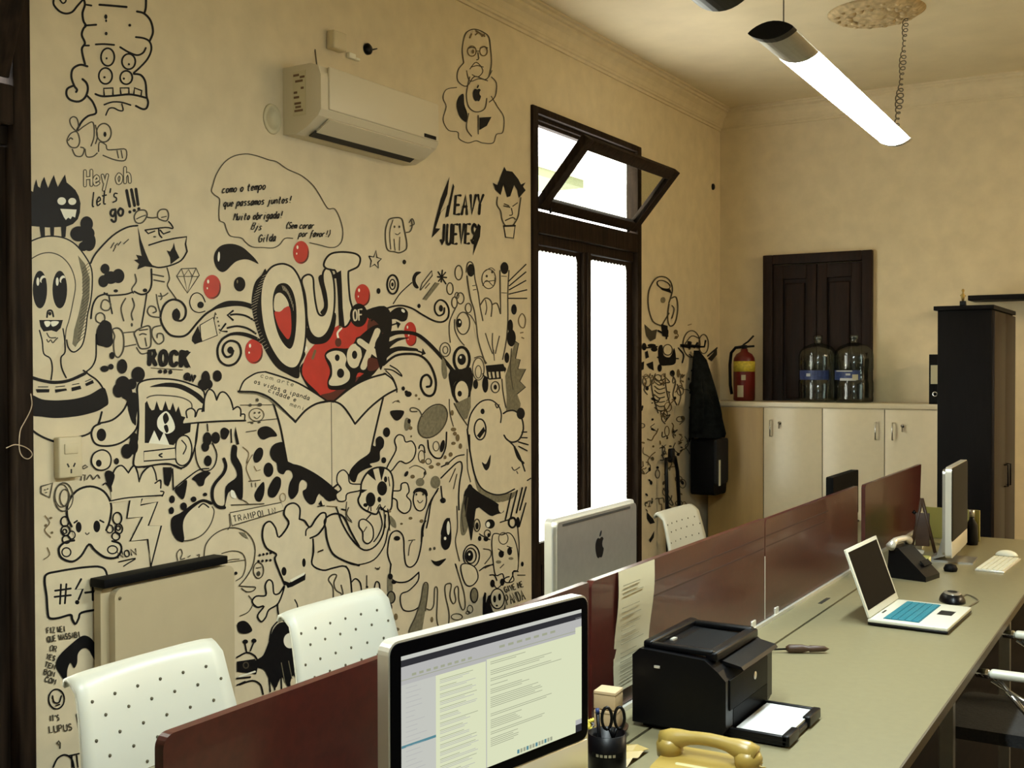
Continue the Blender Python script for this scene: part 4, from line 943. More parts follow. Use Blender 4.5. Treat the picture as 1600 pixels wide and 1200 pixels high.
m.draw('''fk0 880,320 840,350 795,400 772,480 765,600 800,760 860,920 950,1060 1040,1120 1130,1155 1140,1060 1180,950 1000,960 900,700
fw0 985,262 915,290 860,370 835,480 835,620 860,780 910,910 980,1020 1050,1072 1110,1070 1150,1010 1178,900 1190,740 1180,570 1150,410 1100,310 1045,270
ck15 985,262 915,290 860,370 835,480 835,620 860,780 910,910 980,1020 1050,1072 1110,1070 1150,1010 1178,900 1190,740 1180,570 1150,410 1100,310 1045,270
fk0 1000,412 955,440 930,520 930,620 945,720 975,820 1020,895 1065,925 1095,870 1112,740 1112,600 1090,490 1050,425
fw0 985,487 945,515 940,620 985,635 1020,605 1055,590 1030,525
fr0 942,640 985,635 1030,600 1060,600 1072,680 1072,790 1050,850 1010,810 970,745''')
for k in range(26):
    a = k/26; x, y = 868-100*math.sin(PI*a)*.9-10*a, 350+a*600
    m.draw('Sw2 %g,%g %g,%g' % (x-20+70*max(0, a-.55), y+12, x+30+40*max(0, a-.55), y-14))
for k in range(12): m.draw('Sw2 %g,%g %g,%g' % (1000+k*8, 430+k*k*1.2, 1012+k*7, 470+k*k*1.3))
m.draw('''fk0 1200,760 1190,830 1225,880 1280,890 1345,875 1390,820 1420,720 1400,640
fw0 1155,400 1172,360 1212,345 1243,372 1250,460 1262,560 1285,650 1325,662 1352,600 1345,500 1322,400 1322,330 1350,295 1388,325 1408,420 1412,560 1398,680 1365,780 1315,835 1260,835 1215,780 1195,680 1190,580 1178,490
ck15 1155,400 1172,360 1212,345 1243,372 1250,460 1262,560 1285,650 1325,662 1352,600 1345,500 1322,400 1322,330 1350,295 1388,325 1408,420 1412,560 1398,680 1365,780 1315,835 1260,835 1215,780 1195,680 1190,580 1178,490
fk0 1285,370 1318,350 1330,430 1355,520 1358,600 1330,660 1300,640 1330,590 1312,480''')
m.done()
m = Mural('out_lettering', 500, 360, 4.615)
m.draw('''fw0 25,250 40,205 75,170 130,157 200,158 262,172 288,205 272,260 215,290 202,305 205,400 215,500 235,590 200,680 160,690 140,600 130,420 112,300 85,285 45,275
ck14 25,250 40,205 75,170 130,157 200,158 262,172 288,205 272,260 215,290 202,305 205,400 215,500 235,590 200,680 160,690 140,600 130,420 112,300 85,285 45,275
Fk0 92,320 150,288 156,400 162,560 175,690 135,690 128,500 118,345 96,348
ek0 277,612,64,85''')
m.text('OF', 240, 650, 75, 26, 'w', 11, -.1, .05, .5); m.done()
m = Mural('box_lettering', 500, 360, 4.615)
m.draw('''fk0 30,900 90,850 200,850 250,800 300,750 380,690 440,690 450,800 480,920 450,960 380,960 330,1030 270,1030 230,1130 80,1150 50,1100 70,1010
fw0 42,900 100,868 160,880 188,925 180,975 212,1025 205,1080 150,1115 75,1118 62,1090 85,1040 78,960
ek0 122,918,17,24 146,1030,26,34
ew0 245,905,54,88,.05|ek0 247,897,19,30
Sk74 285,800 440,915|Sk74 412,725 310,985|Sw44 285,800 440,915|Sw44 412,725 310,985
fm0 345,925 400,925 440,950 410,1000 345,1010'''); m.done()
m = Mural('right_swirl_drawing', 500, 360, 4.615)
m.draw('''fk0 395,850 405,790 440,750 520,725 600,722 600,745 540,755 470,790 500,800 560,775 640,775 560,800 500,850 560,840 690,850 690,870 560,870 480,920 450,980 430,1000
sk13 370,650 430,592 500,555 580,542 660,562 740,610 820,652 880,660 920,630 927,570 902,518 860,502 828,535 828,585 855,615 890,598 895,560|ek0 870,562,15,24
fk0 455,662 490,605 545,560 600,558 632,592 622,645 588,658 545,640 500,645|eh0 597,580,16,10,.8
sk8 525,530 580,450 662,375|fk0 728,302 690,300 665,340 668,392 690,418 710,412 688,370 695,330
ok14 522,390,40,68|ok9 520,390,20,36|ek0 520,390,9,15 420,437,14,21 606,228,12,17 712,545,12,16
sk26 430,775 510,740 600,735 690,748 760,795 850,885 960,1015|sk11 440,740 500,690 565,668|Fk0 545,655 580,672 560,710
sk11 480,868 560,842 650,852 745,885|Fk0 738,848 762,890 728,903
sk17 455,970 540,905 640,890 730,908 795,975 832,1075 828,1155 800,1192 755,1182 725,1125 735,1062 772,1042 800,1078 795,1120 768,1128
sk9 460,1000 520,1008 590,1052 555,1005 500,972|sk9 470,1010 520,1060 550,1130 552,1170'''); m.done()
m = Mural('star_drawing', 500, 360, 4.615)
m.draw('Sk9 350,185 385,192 402,145 408,195 440,205 415,230 420,272 392,245 360,265 368,220 350,185'); m.done()
m = Mural('rocket_and_bubbles_drawing', 500, 360, 4.615)
m.draw('''Sk11 845,335 910,340|Sk11 880,288 872,372|Sk11 850,300 905,385|Sk9 905,300 850,370
Sn8 718,432 735,380 805,290 808,325 722,432|Sn7 755,420 790,380|Fg0 738,498 830,375 862,382 765,505|Sn6 738,498 830,375
on9 998,305,27,52 935,420,23,42 968,520,20,40|on9 1010,490,26,40|on7 985,470,14,22
on7 1215,350,50,70|en0 1200,330,8,10 1240,300,8,10|sn6 1170,400 1200,360 1250,400 1260,340|sn6 1180,300 1230,270 1260,290|sn6 1190,370 1260,360'''); m.done()
m = Mural('rock_hand_drawing', 500, 360, 4.615)
m.draw('''fw0 1060,240 1090,230 1110,270 1140,450 1160,540 1200,490 1235,520 1290,530 1300,290 1330,225 1358,290 1352,650 1335,850 1310,970 1200,970 1130,800 1090,560 1085,450
sn11 1058,330 1070,420 1085,500 1110,580 1125,680 1140,800 1190,960|sn10 1052,300 1062,240 1085,228 1105,258 1115,350 1138,450 1152,550 1172,650|ek0 1086,288,28,46
sn10 1152,540 1188,490 1222,500 1238,540 1232,620|sn10 1240,535 1275,528 1298,600|sn8 1190,500 1200,560 1190,610|sn10 1300,600 1298,420 1296,290|ek0 1328,272,29,44|sn10 1360,290 1352,450 1352,650 1340,800 1315,930
sn9 1190,740 1215,820 1242,890|sn9 1242,740 1240,820 1252,900|sn9 1292,760 1275,830 1262,890|sn7 1250,860 1255,940|Sn6 1095,400 1120,396|Sn6 1100,430 1126,425|Sn6 1305,330 1345,332|Sn6 1305,450 1345,452
Fk0 1192,975 1320,962 1338,1015 1200,1022|Fk0 1330,980 1342,1000 1328,1030
Sk12 1205,1020 1212,1062|Sk12 1232,1018 1240,1068|Sk12 1262,1018 1268,1068|Sk12 1292,1015 1296,1060|Sk10 1180,1050 1220,1072 1300,1065|Sk8 1170,1030 1200,1080
Sk9 1355,370 1485,243|Sk9 1360,402 1485,298|Sk9 1360,430 1485,360|Sk9 1358,460 1492,428|Sk9 1355,490 1492,490
ek0 1397,570,20,38 1370,690,20,48 1378,775,32,62 1345,918,18,38'''); m.done()
m = Mural('zigzag_leaf_drawing', 500, 360, 4.615)
m.draw('''Fg0 1405,800 1430,815 1408,925 1442,932 1425,1000 1482,1000 1438,1088 1480,1130 1408,1190 1345,1200 1335,1050 1370,930
Sk7 1405,800 1430,815 1408,925 1442,932 1425,1000 1482,1000 1438,1088 1480,1130 1408,1190|sn7 1380,850 1370,1000 1390,1150|cd8 1430,640 1455,600 1480,640 1470,700 1440,690|sd8 1440,740 1465,735|sd8 1450,770 1470,780|Fg0 1345,1200 1420,1180 1445,1250 1430,1340 1340,1320'''); m.done()
m = Mural('round_eyed_bird_drawing', 500, 360, 4.615)
m.draw('''on9 1030,670,48,80|ek0 1000,668,21,32|eh0 1006,660,6,9|sn8 975,560 935,650 930,730 938,810|sn8 970,640 972,720 1005,790 1040,830|sn7 1040,590 1090,620 1130,700|on8 1068,560,22,34
on8 900,860,38,50|on7 902,862,18,26|sn7 880,910 890,1000 905,1060|fg0 880,920 905,960 915,1050 890,1070 875,1000
ok20 1020,930,56,88|ek0 1020,930,30,40|eh0 1012,915,8,10|fk0 935,1010 960,1000 990,1010 1085,990 1090,1120 1060,1060 1000,1040 960,1090 952,1160 935,1100
on7 1140,1000,42,80|sn8 1110,920 1160,910 1200,960|on6 1140,1020,22,45|ek0 1120,1110,18,34 1190,1110,22,60|on8 1262,1130,30,40|ek0 1262,1130,12,18|sn8 1310,1070 1320,1180 1340,1280'''); m.done()
m = Mural('round_eyed_bird_drawing', 500, 580, 4.615)
m.draw('''fk0 935,0 1090,0 1092,130 1065,160 1058,80 1000,62 962,100 960,190 940,120|ew0 1020,150,56,88|ok18 1020,150,57,88|ek0 1005,162,16,21|sn9 965,230 1000,300 1060,390|Fg0 970,235 1085,180 1085,260 1060,340 1040,350|sn7 930,200 935,300 960,400'''); m.done()
m = Mural('big_nosed_face_drawing', 500, 580, 4.615)
m.draw('''fg0 1110,740 1150,830 1200,870 1260,888 1330,885 1400,860 1430,790 1400,900 1340,935 1280,945 1210,930 1140,870
fw0 1062,420 1085,310 1150,225 1225,207 1285,250 1312,330 1350,290 1400,288 1450,335 1462,420 1430,490 1390,512 1430,570 1468,660 1490,740 1490,790 1400,868 1260,888 1170,848 1115,745 1085,580
sk10 1062,420 1085,310 1150,225 1225,207 1285,250 1305,310 1300,370|sk12 1320,305 1350,288 1400,286 1448,330 1464,415 1435,490 1385,512 1345,492 1325,462|sk11 1345,490 1400,545 1440,620 1475,720|sk11 1060,420 1080,580 1112,740 1160,840 1250,888 1330,884 1400,850
sn7 1060,560 1062,700 1085,800|sk11 1075,460 1078,580|ok11 1152,420,42,75|Fk0 1128,465 1178,400 1190,430 1150,485|ek0 1170,290,15,20|fk0 1165,655 1195,668 1228,600 1222,680 1200,715 1180,700
sk9 1260,235 1275,265 1290,240|ek0 1445,305,30,42|sk16 1400,545 1425,620 1465,662|Sk9 1450,440 1492,438|Sk9 1440,478 1495,480|Sk10 1430,510 1498,530|Sk9 1428,540 1495,575|sn9 1380,690 1400,715 1440,690|sn8 1415,720 1425,740|sk9 1490,790 1520,770'''); m.done()
m = Mural('open_box_drawing', 0, 0, 1)
m.draw('''Fw0 426,628 440,680 448,722 519,763 552,735 578,712 580,697 592,650 598,622 576,640 553,661 530,632 516,626 500,632 480,645 462,660 440,642
sk3 426,628 437,665 443,695 448,722|sk3 448,722 485,740 519,763|sk3 598,622 590,655 582,690 578,712|sk3 578,712 550,738 519,763|Sn1.2 517,628 518,760''')
m.done()
m = Mural('open_box_drawing', 240, 580, 5)
m.draw('''fw0 660,155 700,80 800,15 870,5 1100,80 1345,228 1250,260 1180,310 1105,400 1000,310 900,225 800,182
Sg20 670,165 800,172 900,215 1000,300 1100,388
sk12 665,160 700,80 760,35 810,12 870,5|sk14 870,5 1000,45 1130,95 1250,165 1345,228|sk16 660,158 700,160 800,165 900,205 1000,290 1105,398|sk16 1105,395 1180,310 1260,258 1330,240 1400,235 1460,260''')
m.text('com arte', 830, 45, 34, 28, 'g', 6, .28).text('os vidos a ipanda', 780, 92, 34, 22, 'n', 7, .3).text('cidade e', 890, 160, 34, 24, 'n', 7, .35).text('meni', 1060, 270, 34, 24, 'g', 6, .3); m.done()
m = Mural('open_box_drawing', 500, 580, 4.615)
m.draw('''fw0 100,215 230,112 350,52 460,15 520,60 550,130 470,175 350,270 250,380 180,270
sk14 90,222 230,112 350,52 470,18|sk11 460,15 520,60 552,130|sk14 552,130 460,180 350,270 250,380|sk14 250,380 190,285 140,235 75,215 0,225'''); m.done()
m = Mural('ink_splash_drawing', 240, 580, 5)
m.draw('''fk0 1035,700 1150,740 1280,810 1400,905 1430,965 1385,1015 1345,1005 1300,955 1275,980 1255,1030 1220,1040 1180,1000 1162,940 1190,915 1195,870 1160,848 1135,880 1125,950 1080,1000 1050,960 1058,880 1085,820 1070,780 1035,775 1010,805 970,785 958,720 925,690 905,640 920,590 960,560 1020,565
fk0 810,470 835,438 885,430 930,455 962,505 905,515 855,535 820,510|ek0 815,655,35,62,.35 895,770,38,56|fk0 858,865 862,950 835,1015 800,1010 785,965 815,905|fk0 890,925 920,860 955,822 990,840 990,900 960,965 930,988 895,975'''); m.done()
m = Mural('ink_splash_drawing', 500, 580, 4.615)
m.draw('''fk0 75,832 0,772 -20,862 50,925 105,930 130,870|fk0 370,535 350,592 270,650 212,720 215,780 250,800 275,740 330,705 375,690 358,668 425,645 430,580 455,545 458,495 430,468 400,490 398,540|ek0 478,440,25,35 457,642,18,22'''); m.done()
m = Mural('skull_and_crossbones_drawing', 500, 580, 4.615)
m.draw('''bk10 480,695 545,570 535,500 560,460 598,468 615,510 660,505 688,560 670,630 620,665 570,650 510,720
bk10 300,818 215,808 200,745 165,712 125,740 120,800 150,850 112,888 130,935 180,932 195,882 290,858
bk10 500,865 575,860 585,812 625,808 640,865 622,900 652,940 645,1000 605,1025 560,992 550,930 500,905
bk13 290,880 298,800 350,720 430,692 500,720 525,800 518,900 510,990 470,1010 430,980 405,1030 345,1012 295,980 272,930
ek0 362,925,35,52 445,845,36,52|Fk0 335,735 378,700 400,790 375,770|Fk0 420,698 465,700 440,795|Fk0 285,850 340,855 300,880|ek0 425,925,14,20 470,780,12,22 325,965,16,14
sk7 490,760 500,830|sk8 405,1000 430,960 440,1000 470,970|sk8 340,1010 360,960 365,1010'''); m.done()
m = Mural('smile_and_dots_drawing', 500, 580, 4.615)
m.draw('''fk0 505,287 600,285 588,332 555,356 525,340|ek0 598,125,12,16 635,165,24,20 620,150,12,12|ed0 690,175,10,10 712,200,8,8 560,215,10,8|sn6 520,230 545,215 575,225
fg0 615,340 640,345 650,400 620,430 605,400|ek0 640,360,12,18|ed0 650,410,14,14 655,470,6,8
eg0 810,362,82,130,.62|on10 810,360,88,135,.62|sn9 735,330 715,285 680,265 650,268 655,290 700,290
sk11 775,498 785,570 820,618 858,628 880,610 905,540 910,440|on6 835,540,22,34|ek0 880,540,16,45,.2
sk9 710,560 720,532 745,540 755,590|on6 730,615,22,44|on6 780,650,20,20|ed0 740,650,16,16 800,690,18,14 850,670,16,12
sk9 1040,602 980,615 920,665 870,690|en0 915,665,16,12|ek0 620,740,12,22,.5 755,735,10,14
sn6 640,700 680,680 720,690 760,720 740,770 700,780|eg0 720,800,30,30 830,800,35,45|ed0 665,760,16,14
ok9 718,925,48,82|fk0 668,880 695,842 760,852 772,902 722,868|en0 692,888,7,9 740,888,7,9|sn6 700,930 718,950 740,930|ed0 500,1010,10,10 585,1100,10,8 650,1060,14,10 730,1080,14,12
sn7 190,940 185,1050 230,1090|sn8 460,1010 470,1130|sn8 490,1020 500,1150|fg0 500,1040 540,1080 545,1130 505,1100|ed0 950,300,12,20 960,420,20,14 990,480,14,26 960,520,16,12 1010,540,12,20 940,600,14,16 900,620,10,14 970,450,14,14'''); m.done()
m = Mural('one_eyed_ghost_drawing', 500, 580, 4.615)
m.draw('''sk10 870,770 930,710 985,660 1015,655 1022,700 1005,800 998,900 1000,1000|sn7 930,800 975,700|sn7 960,850 985,740|sk10 870,830 880,930|ek0 885,932,20,20|sk10 850,845 800,940 780,1060 765,1130
fk0 870,1180 880,1120 905,1070 935,1060 925,1110 905,1180|sk10 760,1080 740,1110 740,1190|fg0 1020,960 1080,830 1100,900 1070,1100 1040,1180 1010,1150|fk0 1060,840 1090,820 1120,900 1160,960 1120,990 1090,950 1070,1100 1050,1010'''); m.done()
m = Mural('one_eyed_ghost_drawing', 540, 760, 4.617)
m.draw('''sk10 325,565 300,480 315,365 345,325 385,325 415,370 420,470 432,560 468,582 512,540 540,440 558,300 600,130 660,30
ek0 368,374,23,17|sk11 325,560 320,650 370,690 450,682 525,620
fk0 685,380 698,280 722,232 748,235 758,290 760,380 745,440 715,458 690,430|eh0 738,300,12,50|eh0 715,375,9,12
fk0 615,530 650,540 722,520 690,560 665,575 635,560|en0 608,452,9,12 638,447,9,12|ek0 698,100,20,15
sk12 572,250 550,300 545,400|sn8 800,140 805,300 790,400 820,540|sk10 790,560 800,590
sk9 525,615 520,680 455,750 400,775 393,830 410,885 450,900 500,888 540,855
Fg0 560,700 585,702 588,760 575,880 555,1000 540,1110 458,1112 455,1040 500,940 540,820|sn9 458,1112 455,1040 500,940 540,820 560,705 590,702 588,780 572,900
sn9 580,882 610,890 634,850 640,735 660,740 658,850 655,950 670,1015 705,1035 740,990 742,900 720,800 715,720 740,700 760,710 750,790 772,845 792,820 782,750 800,720 812,740 815,820 840,890 860,860 850,760 820,660 800,590
sn7 480,390 460,430 450,500|sn6 450,390 500,385'''); m.done()
m = Mural('curled_tail_drawing', 540, 760, 4.617)
m.draw('''sk11 -70,150 -20,280 50,390 130,458 210,432 268,340 285,205|sk9 240,180 262,270 235,350 200,400|sk9 300,160 315,260 300,330 275,430 200,530 80,565 0,545
bk10 95,290 100,245 140,240 190,290 195,370 160,412 125,390 120,330|sk9 140,245 180,200|sn8 150,290 125,330|sn8 20,150 5,200 40,250
sk10 0,575 25,620 35,720|sk10 40,690 70,665 105,700 112,780|sk10 200,760 215,690 240,700 245,760|Sn8 150,640 150,730|ek0 152,725,9,9 230,595,12,8|sn8 210,585 230,600 245,580
fg0 300,640 330,640 335,760 300,760|ek0 320,650,18,22 345,690,18,14|eg0 325,800,28,40|ok10 325,800,28,42|ek0 320,870,14,26
ed0 360,940,14,24 370,1030,16,12 420,1120,22,10 600,1080,16,16 580,1040,12,12 620,960,10,20|on7 800,940,40,22|on6 895,885,20,28|on6 880,910,14,10'''); m.done()
m = Mural('cheek_and_ring_drawing', 540, 760, 4.617)
m.draw('''fk0 850,60 895,0 970,50 1090,120 1140,180 1090,200 1050,212 1000,182 945,150 925,250 905,390 885,300 862,200
sk12 905,0 915,120 900,300|sn8 860,70 835,200 850,330|sn7 880,80 860,220
ok9 905,500,58,80|ok9 900,500,40,55|ek0 892,500,26,40|eh0 890,490,7,9
bk9 830,570 880,558 935,590 952,660 915,712 870,712 840,650|eg0 925,785,26,50|ok9 925,785,26,52
Sk11 1150,240 1192,50|Sk11 1188,225 1235,30|Sk11 1230,190 1272,10|Sk11 1255,170 1300,5|Sk10 1250,290 1298,120|Sk9 1110,260 1220,225
ek0 1040,270,34,34|eh0 1025,275,14,20|on9 945,280,22,44|ek0 945,285,12,26|ew0 1120,150,20,40|ok14 1200,260,26,36|on8 1020,340,22,26|ek0 1240,260,14,40
ek0 965,375,12,18 1010,380,18,16 1030,350,10,14|sk8 960,340 990,360 1040,385|sn8 990,450 1040,460 1045,500 1000,560|sn8 1000,590 1060,560|sk9 960,610 1010,575 1060,565'''); m.done()
m = Mural('little_girl_drawing', 540, 760, 4.617)
m.draw('''bk8 1052,420 1060,350 1090,340 1125,350 1175,335 1215,380 1240,480 1240,600 1200,620 1210,680 1150,690 1130,630 1080,640 1062,540
on7 1135,375,34,42|ek0 1120,488,20,26 1180,468,18,28|eg0 1100,545,20,12 1190,520,18,10|Sk7 1095,450 1140,475|Sk7 1160,430 1200,445|sn8 1110,590 1140,560
sk9 1035,640 1070,640 1090,680|sk9 1130,690 1150,660 1180,650|sk9 1175,690 1200,650 1210,610 1245,615|sn8 1240,300 1250,450 1240,600|ek0 1272,560,10,18|sn8 1235,640 1295,640'''); m.done()
m = Mural('panda_drawing', 540, 760, 4.617)
m.draw('''Fk0 985,955 988,800 1000,762 1012,770 1008,840 1025,790 1045,780 1042,850 1060,900 1095,920 1140,880 1150,830 1150,930 1060,965
ek0 1057,700,17,28 1128,690,16,26|ew0 1092,810,50,70|ok9 1092,810,50,72|ek0 1072,812,11,26 1108,798,11,26 1088,860,9,7|sk7 1065,700 1090,735 1130,700''')
m.text('GIVE ME', 1150, 765, 40, 17, 'n', 9, -.32, 0, .25).text('PANDA', 1165, 855, 72, 22, 'n', 9, -.3, 0, .3); m.done()
m = Mural('heavy_jueves_lettering', 600, 20, 3)
m.draw('Fk0 305,768 295,850 262,935 300,900 322,800 328,815 300,955 285,960 295,905 265,935 240,1010 262,1012 222,1055 235,985 265,870|Fk0 440,988 452,1000 448,1050 415,1138 422,1060 405,1075')
m.text('EAVY', 328, 945, 88, 24, 'k', 12, -.02, .1, .45).text('JUEVES', 262, 1085, 90, 20, 'k', 12, -.03, .08, .45); m.done()
m = Mural('horned_face_drawing', 600, 20, 3)
m.draw('''Fk0 508,797 530,808 545,765 562,722 572,740 600,745 628,780 640,805 662,795 650,815 662,832 630,868 622,830 608,808 590,860 575,865 558,805 545,855 520,830
sn6 530,862 528,900 545,930 552,970 570,1000 600,998 625,960 632,920 640,865|sn6 558,905 590,912|Sn5 560,895 585,905|Sn5 600,908 625,890|sn5 595,915 600,945 585,950|sn6 565,975 600,960 615,970|Bk6 560,1000 568,1052 605,1056 612,1000|Sk9 560,1000 612,998'''); m.done()
m = Mural('bearded_man_on_cloud_drawing', 600, 20, 3)
m.draw('''sn5 372,235 365,170 378,105 400,82 430,78 465,92 490,115 498,170 502,240 490,300|sd7 430,85 470,110|od5 410,180,20,24 465,180,18,22|ed0 415,182,6,10|sn4 400,265 430,232 462,270 440,300 410,290|sn4 385,270 400,320 440,310 480,310 505,270
sn5 372,235 345,270 345,320 385,345 420,300 460,310 485,320|sn5 500,300 525,330 520,390 490,420|sn5 400,300 385,380 395,440 430,465 470,450 480,400
fk0 370,380 345,400 338,440 355,490 385,512 388,470 375,430|Fk0 445,492 502,488 480,530 445,550
sn4 340,350 290,360 275,400 290,440 275,500 300,550 345,560 350,590 390,610 430,600 460,610 510,610 525,570 555,560 560,490 530,440 520,420|sn5 395,470 385,540 410,580|sn5 440,480 440,570|sn4 500,390 530,440'''); m.draw('sn5 392,168 408,162 425,166|sn5 450,166 468,160 485,166|sn4 430,180 445,180|sn4 438,185 442,215 430,222|sn4 405,255 435,248 465,255|Sd6 400,120 410,98|Sd6 425,105 440,92|Sd6 455,112 470,100')
for P_ in (APPLE, LEAF): m.poly(smooth([(434+p[0]*44, 386-p[1]*62) for p in P_], True, 3), 'k')
m.done()
m = Mural('little_ghost_drawing', 600, 20, 3)
m.draw('sn6 20,970 5,1020 8,1090 20,1115 45,1120 70,1125 100,1110 105,1080 92,1010 80,965 40,962 20,970|sn4 40,970 25,1030 30,1110|sn4 45,1060 50,1115|sn4 72,1050 70,1115|en0 47,1003,4,6 70,1003,4,6|sn4 50,1035 62,1040 75,1030|sn6 100,1030 120,1025 130,1000 125,970|sn5 115,985 130,965 140,990 118,1000|ek0 95,1168,7,9'); m.done()
m = Mural('speech_bubble_drawing', 300, 220, 4.706)
m.draw('sn7 150,330 175,250 230,165 300,115 390,97 470,110 560,140 620,155 700,210 800,255 880,320 930,390 970,460 1000,500 1045,500 1080,560 1105,650 1100,730 1065,775 1010,785 930,765 860,750|sn7 740,718 680,718 640,765 590,788 520,785 440,780 390,745 360,715 280,700 250,650 235,605 200,585 195,510 200,430 165,400 140,370 150,330')
m.text('como o tempo', 215, 385, 52, 24, 'k', 8, -.09, .3, .18).text('que passamos juntos!', 225, 485, 50, 22, 'k', 8, -.06, .3, .18).text('Muito obrigada!', 300, 585, 50, 21, 'k', 8, -.05, .3, .18).text('Bjs', 430, 650, 50, 22, 'k', 7, .1, .3, .2).text('(Sem corar', 680, 645, 46, 19, 'k', 7, 0, .3, .15).text('por favor!)', 780, 705, 46, 19, 'k', 7, 0, .3, .15).text('Gilda', 485, 745, 52, 22, 'k', 8, -.08, .3, .18); m.done()
# lower left
m = Mural('octopus_drawing', 0, 740, 2.608)
m.draw('''fw0 285,210 272,140 300,80 365,52 425,75 450,135 445,200 430,245 480,280 492,310 470,342 420,338 385,310 360,285 330,330 295,358 250,345 238,305 260,282 300,270
sk9 290,215 272,175 275,120 310,70 365,52 420,72 450,125 445,190 430,230|sk9 300,272 262,280 238,305 248,342 292,358 328,335 360,288 385,312 425,340 470,342 492,312 485,285 455,275
ok6 265,232,18,20 268,268,16,16 262,195,16,20 476,182,18,24 482,225,15,20 470,255,16,16 456,310,20,16 268,320,18,18|ok5 290,250,14,16 445,225,14,16 262,235,8,9 480,222,8,9
ek0 318,218,12,22 392,215,14,24|sk7 300,200 312,192|sk7 405,190 420,198|sn5 345,240 352,248 362,240'''); m.done()
m = Mural('lightning_drawing', 0, 740, 2.608)
m.draw('Sk8 448,112 560,97 660,86|Fw0 528,100 515,182 578,176 528,275 600,268 610,380 655,212 602,212 640,115 570,128 578,97|Sk7 528,100 515,182 578,176 528,275 600,268 612,380 655,212 602,212 640,115 570,128 578,97')
m.text('NON', 480, 345, 26, 20, 'k', 5, -.2, 0, .4).draw('sk5 480,360 550,345 520,365 500,378|Sd8 235,-2 235,8'); m.done()
m = Mural('cursing_bubble_drawing', 0, 740, 2.608)
m.draw('bk9 180,440 188,410 235,398 300,387 360,380 405,380 430,400 440,470 432,540 400,552 330,566 318,590 305,612 292,592 285,575 235,588 200,588 192,560 188,500')
m.draw('Sk8 246,452 242,530|Sk8 268,450 262,528|Sk8 222,477 286,468|Sk8 220,502 286,495|Sk9 328,430 305,472 335,470 318,512|ek0 312,524,9,9|Sk9 375,450 376,515|Sk9 345,485 402,478')
m.text('FIZ WEI', 190, 650, 22, 9, 'n', 5, -.1, 0, .3).text('QUE WASSABI', 192, 686, 22, 10, 'n', 5, -.16, 0, .3).text('OR', 200, 720, 22, 12, 'n', 4, .2).text('YES', 185, 752, 20, 10, 'n', 5, .3).text('TEM', 178, 785, 20, 12, 'n', 5, .3).text('BOM', 175, 815, 20, 12, 'n', 5, .3).text('COM', 180, 845, 20, 12, 'n', 5, .3).text("IT'S", 200, 1008, 22, 8, 'n', 5, -.1).text('LUPUS', 200, 1055, 26, 14, 'n', 5, -.12, 0, .4).text('9', 228, 1118, 30, 18, 'n', 6); m.done()
m = Mural('boy_face_drawing', 0, 740, 2.608)
m.draw('fk0 225,782 240,740 290,692 335,660 370,672 395,715 418,790 415,810 385,765 360,718 335,712 315,735 312,770 300,792 285,770 272,800 268,848 245,820|ek0 330,845,6,15 358,822,6,18 272,845,6,6|sk6 405,800 420,830|ok6 228,918,32,40|sk6 212,905 218,930 238,932 248,905|sk6 225,945 240,940')
m.draw('sk7 215,1195 232,1160 262,1145 290,1162 300,1200|Sk6 275,1150 320,1140|Sk6 290,1150 292,1195|Sk6 310,1148 315,1195|fg0 310,985 340,1000 360,1050 365,1090 330,1060|sn7 310,980 325,1040 360,1090|sk6 330,1110 365,1150'); m.done()
m = Mural('small_doodles_drawing', 0, 740, 2.608)
m.draw('on5 257,95,38,58|on5 262,98,20,34|on4 250,90,28,46|Sn6 165,52 212,38 200,98 165,80 165,52|en0 180,66,3,3 192,62,3,3|sn4 180,78 190,76|Sn5 328,28 330,5 345,5 342,28|sn5 350,25 365,5 378,25|sn5 380,22 395,5 405,20|sd4 180,170 200,200 180,230 205,260|sd4 190,300 200,330 175,350|ed0 205,180,6,4 185,210,5,5 210,240,5,5|Sn5 330,-25 345,-35 355,-28 340,-20 330,-25|sd5 300,-50 320,-45'); m.done()
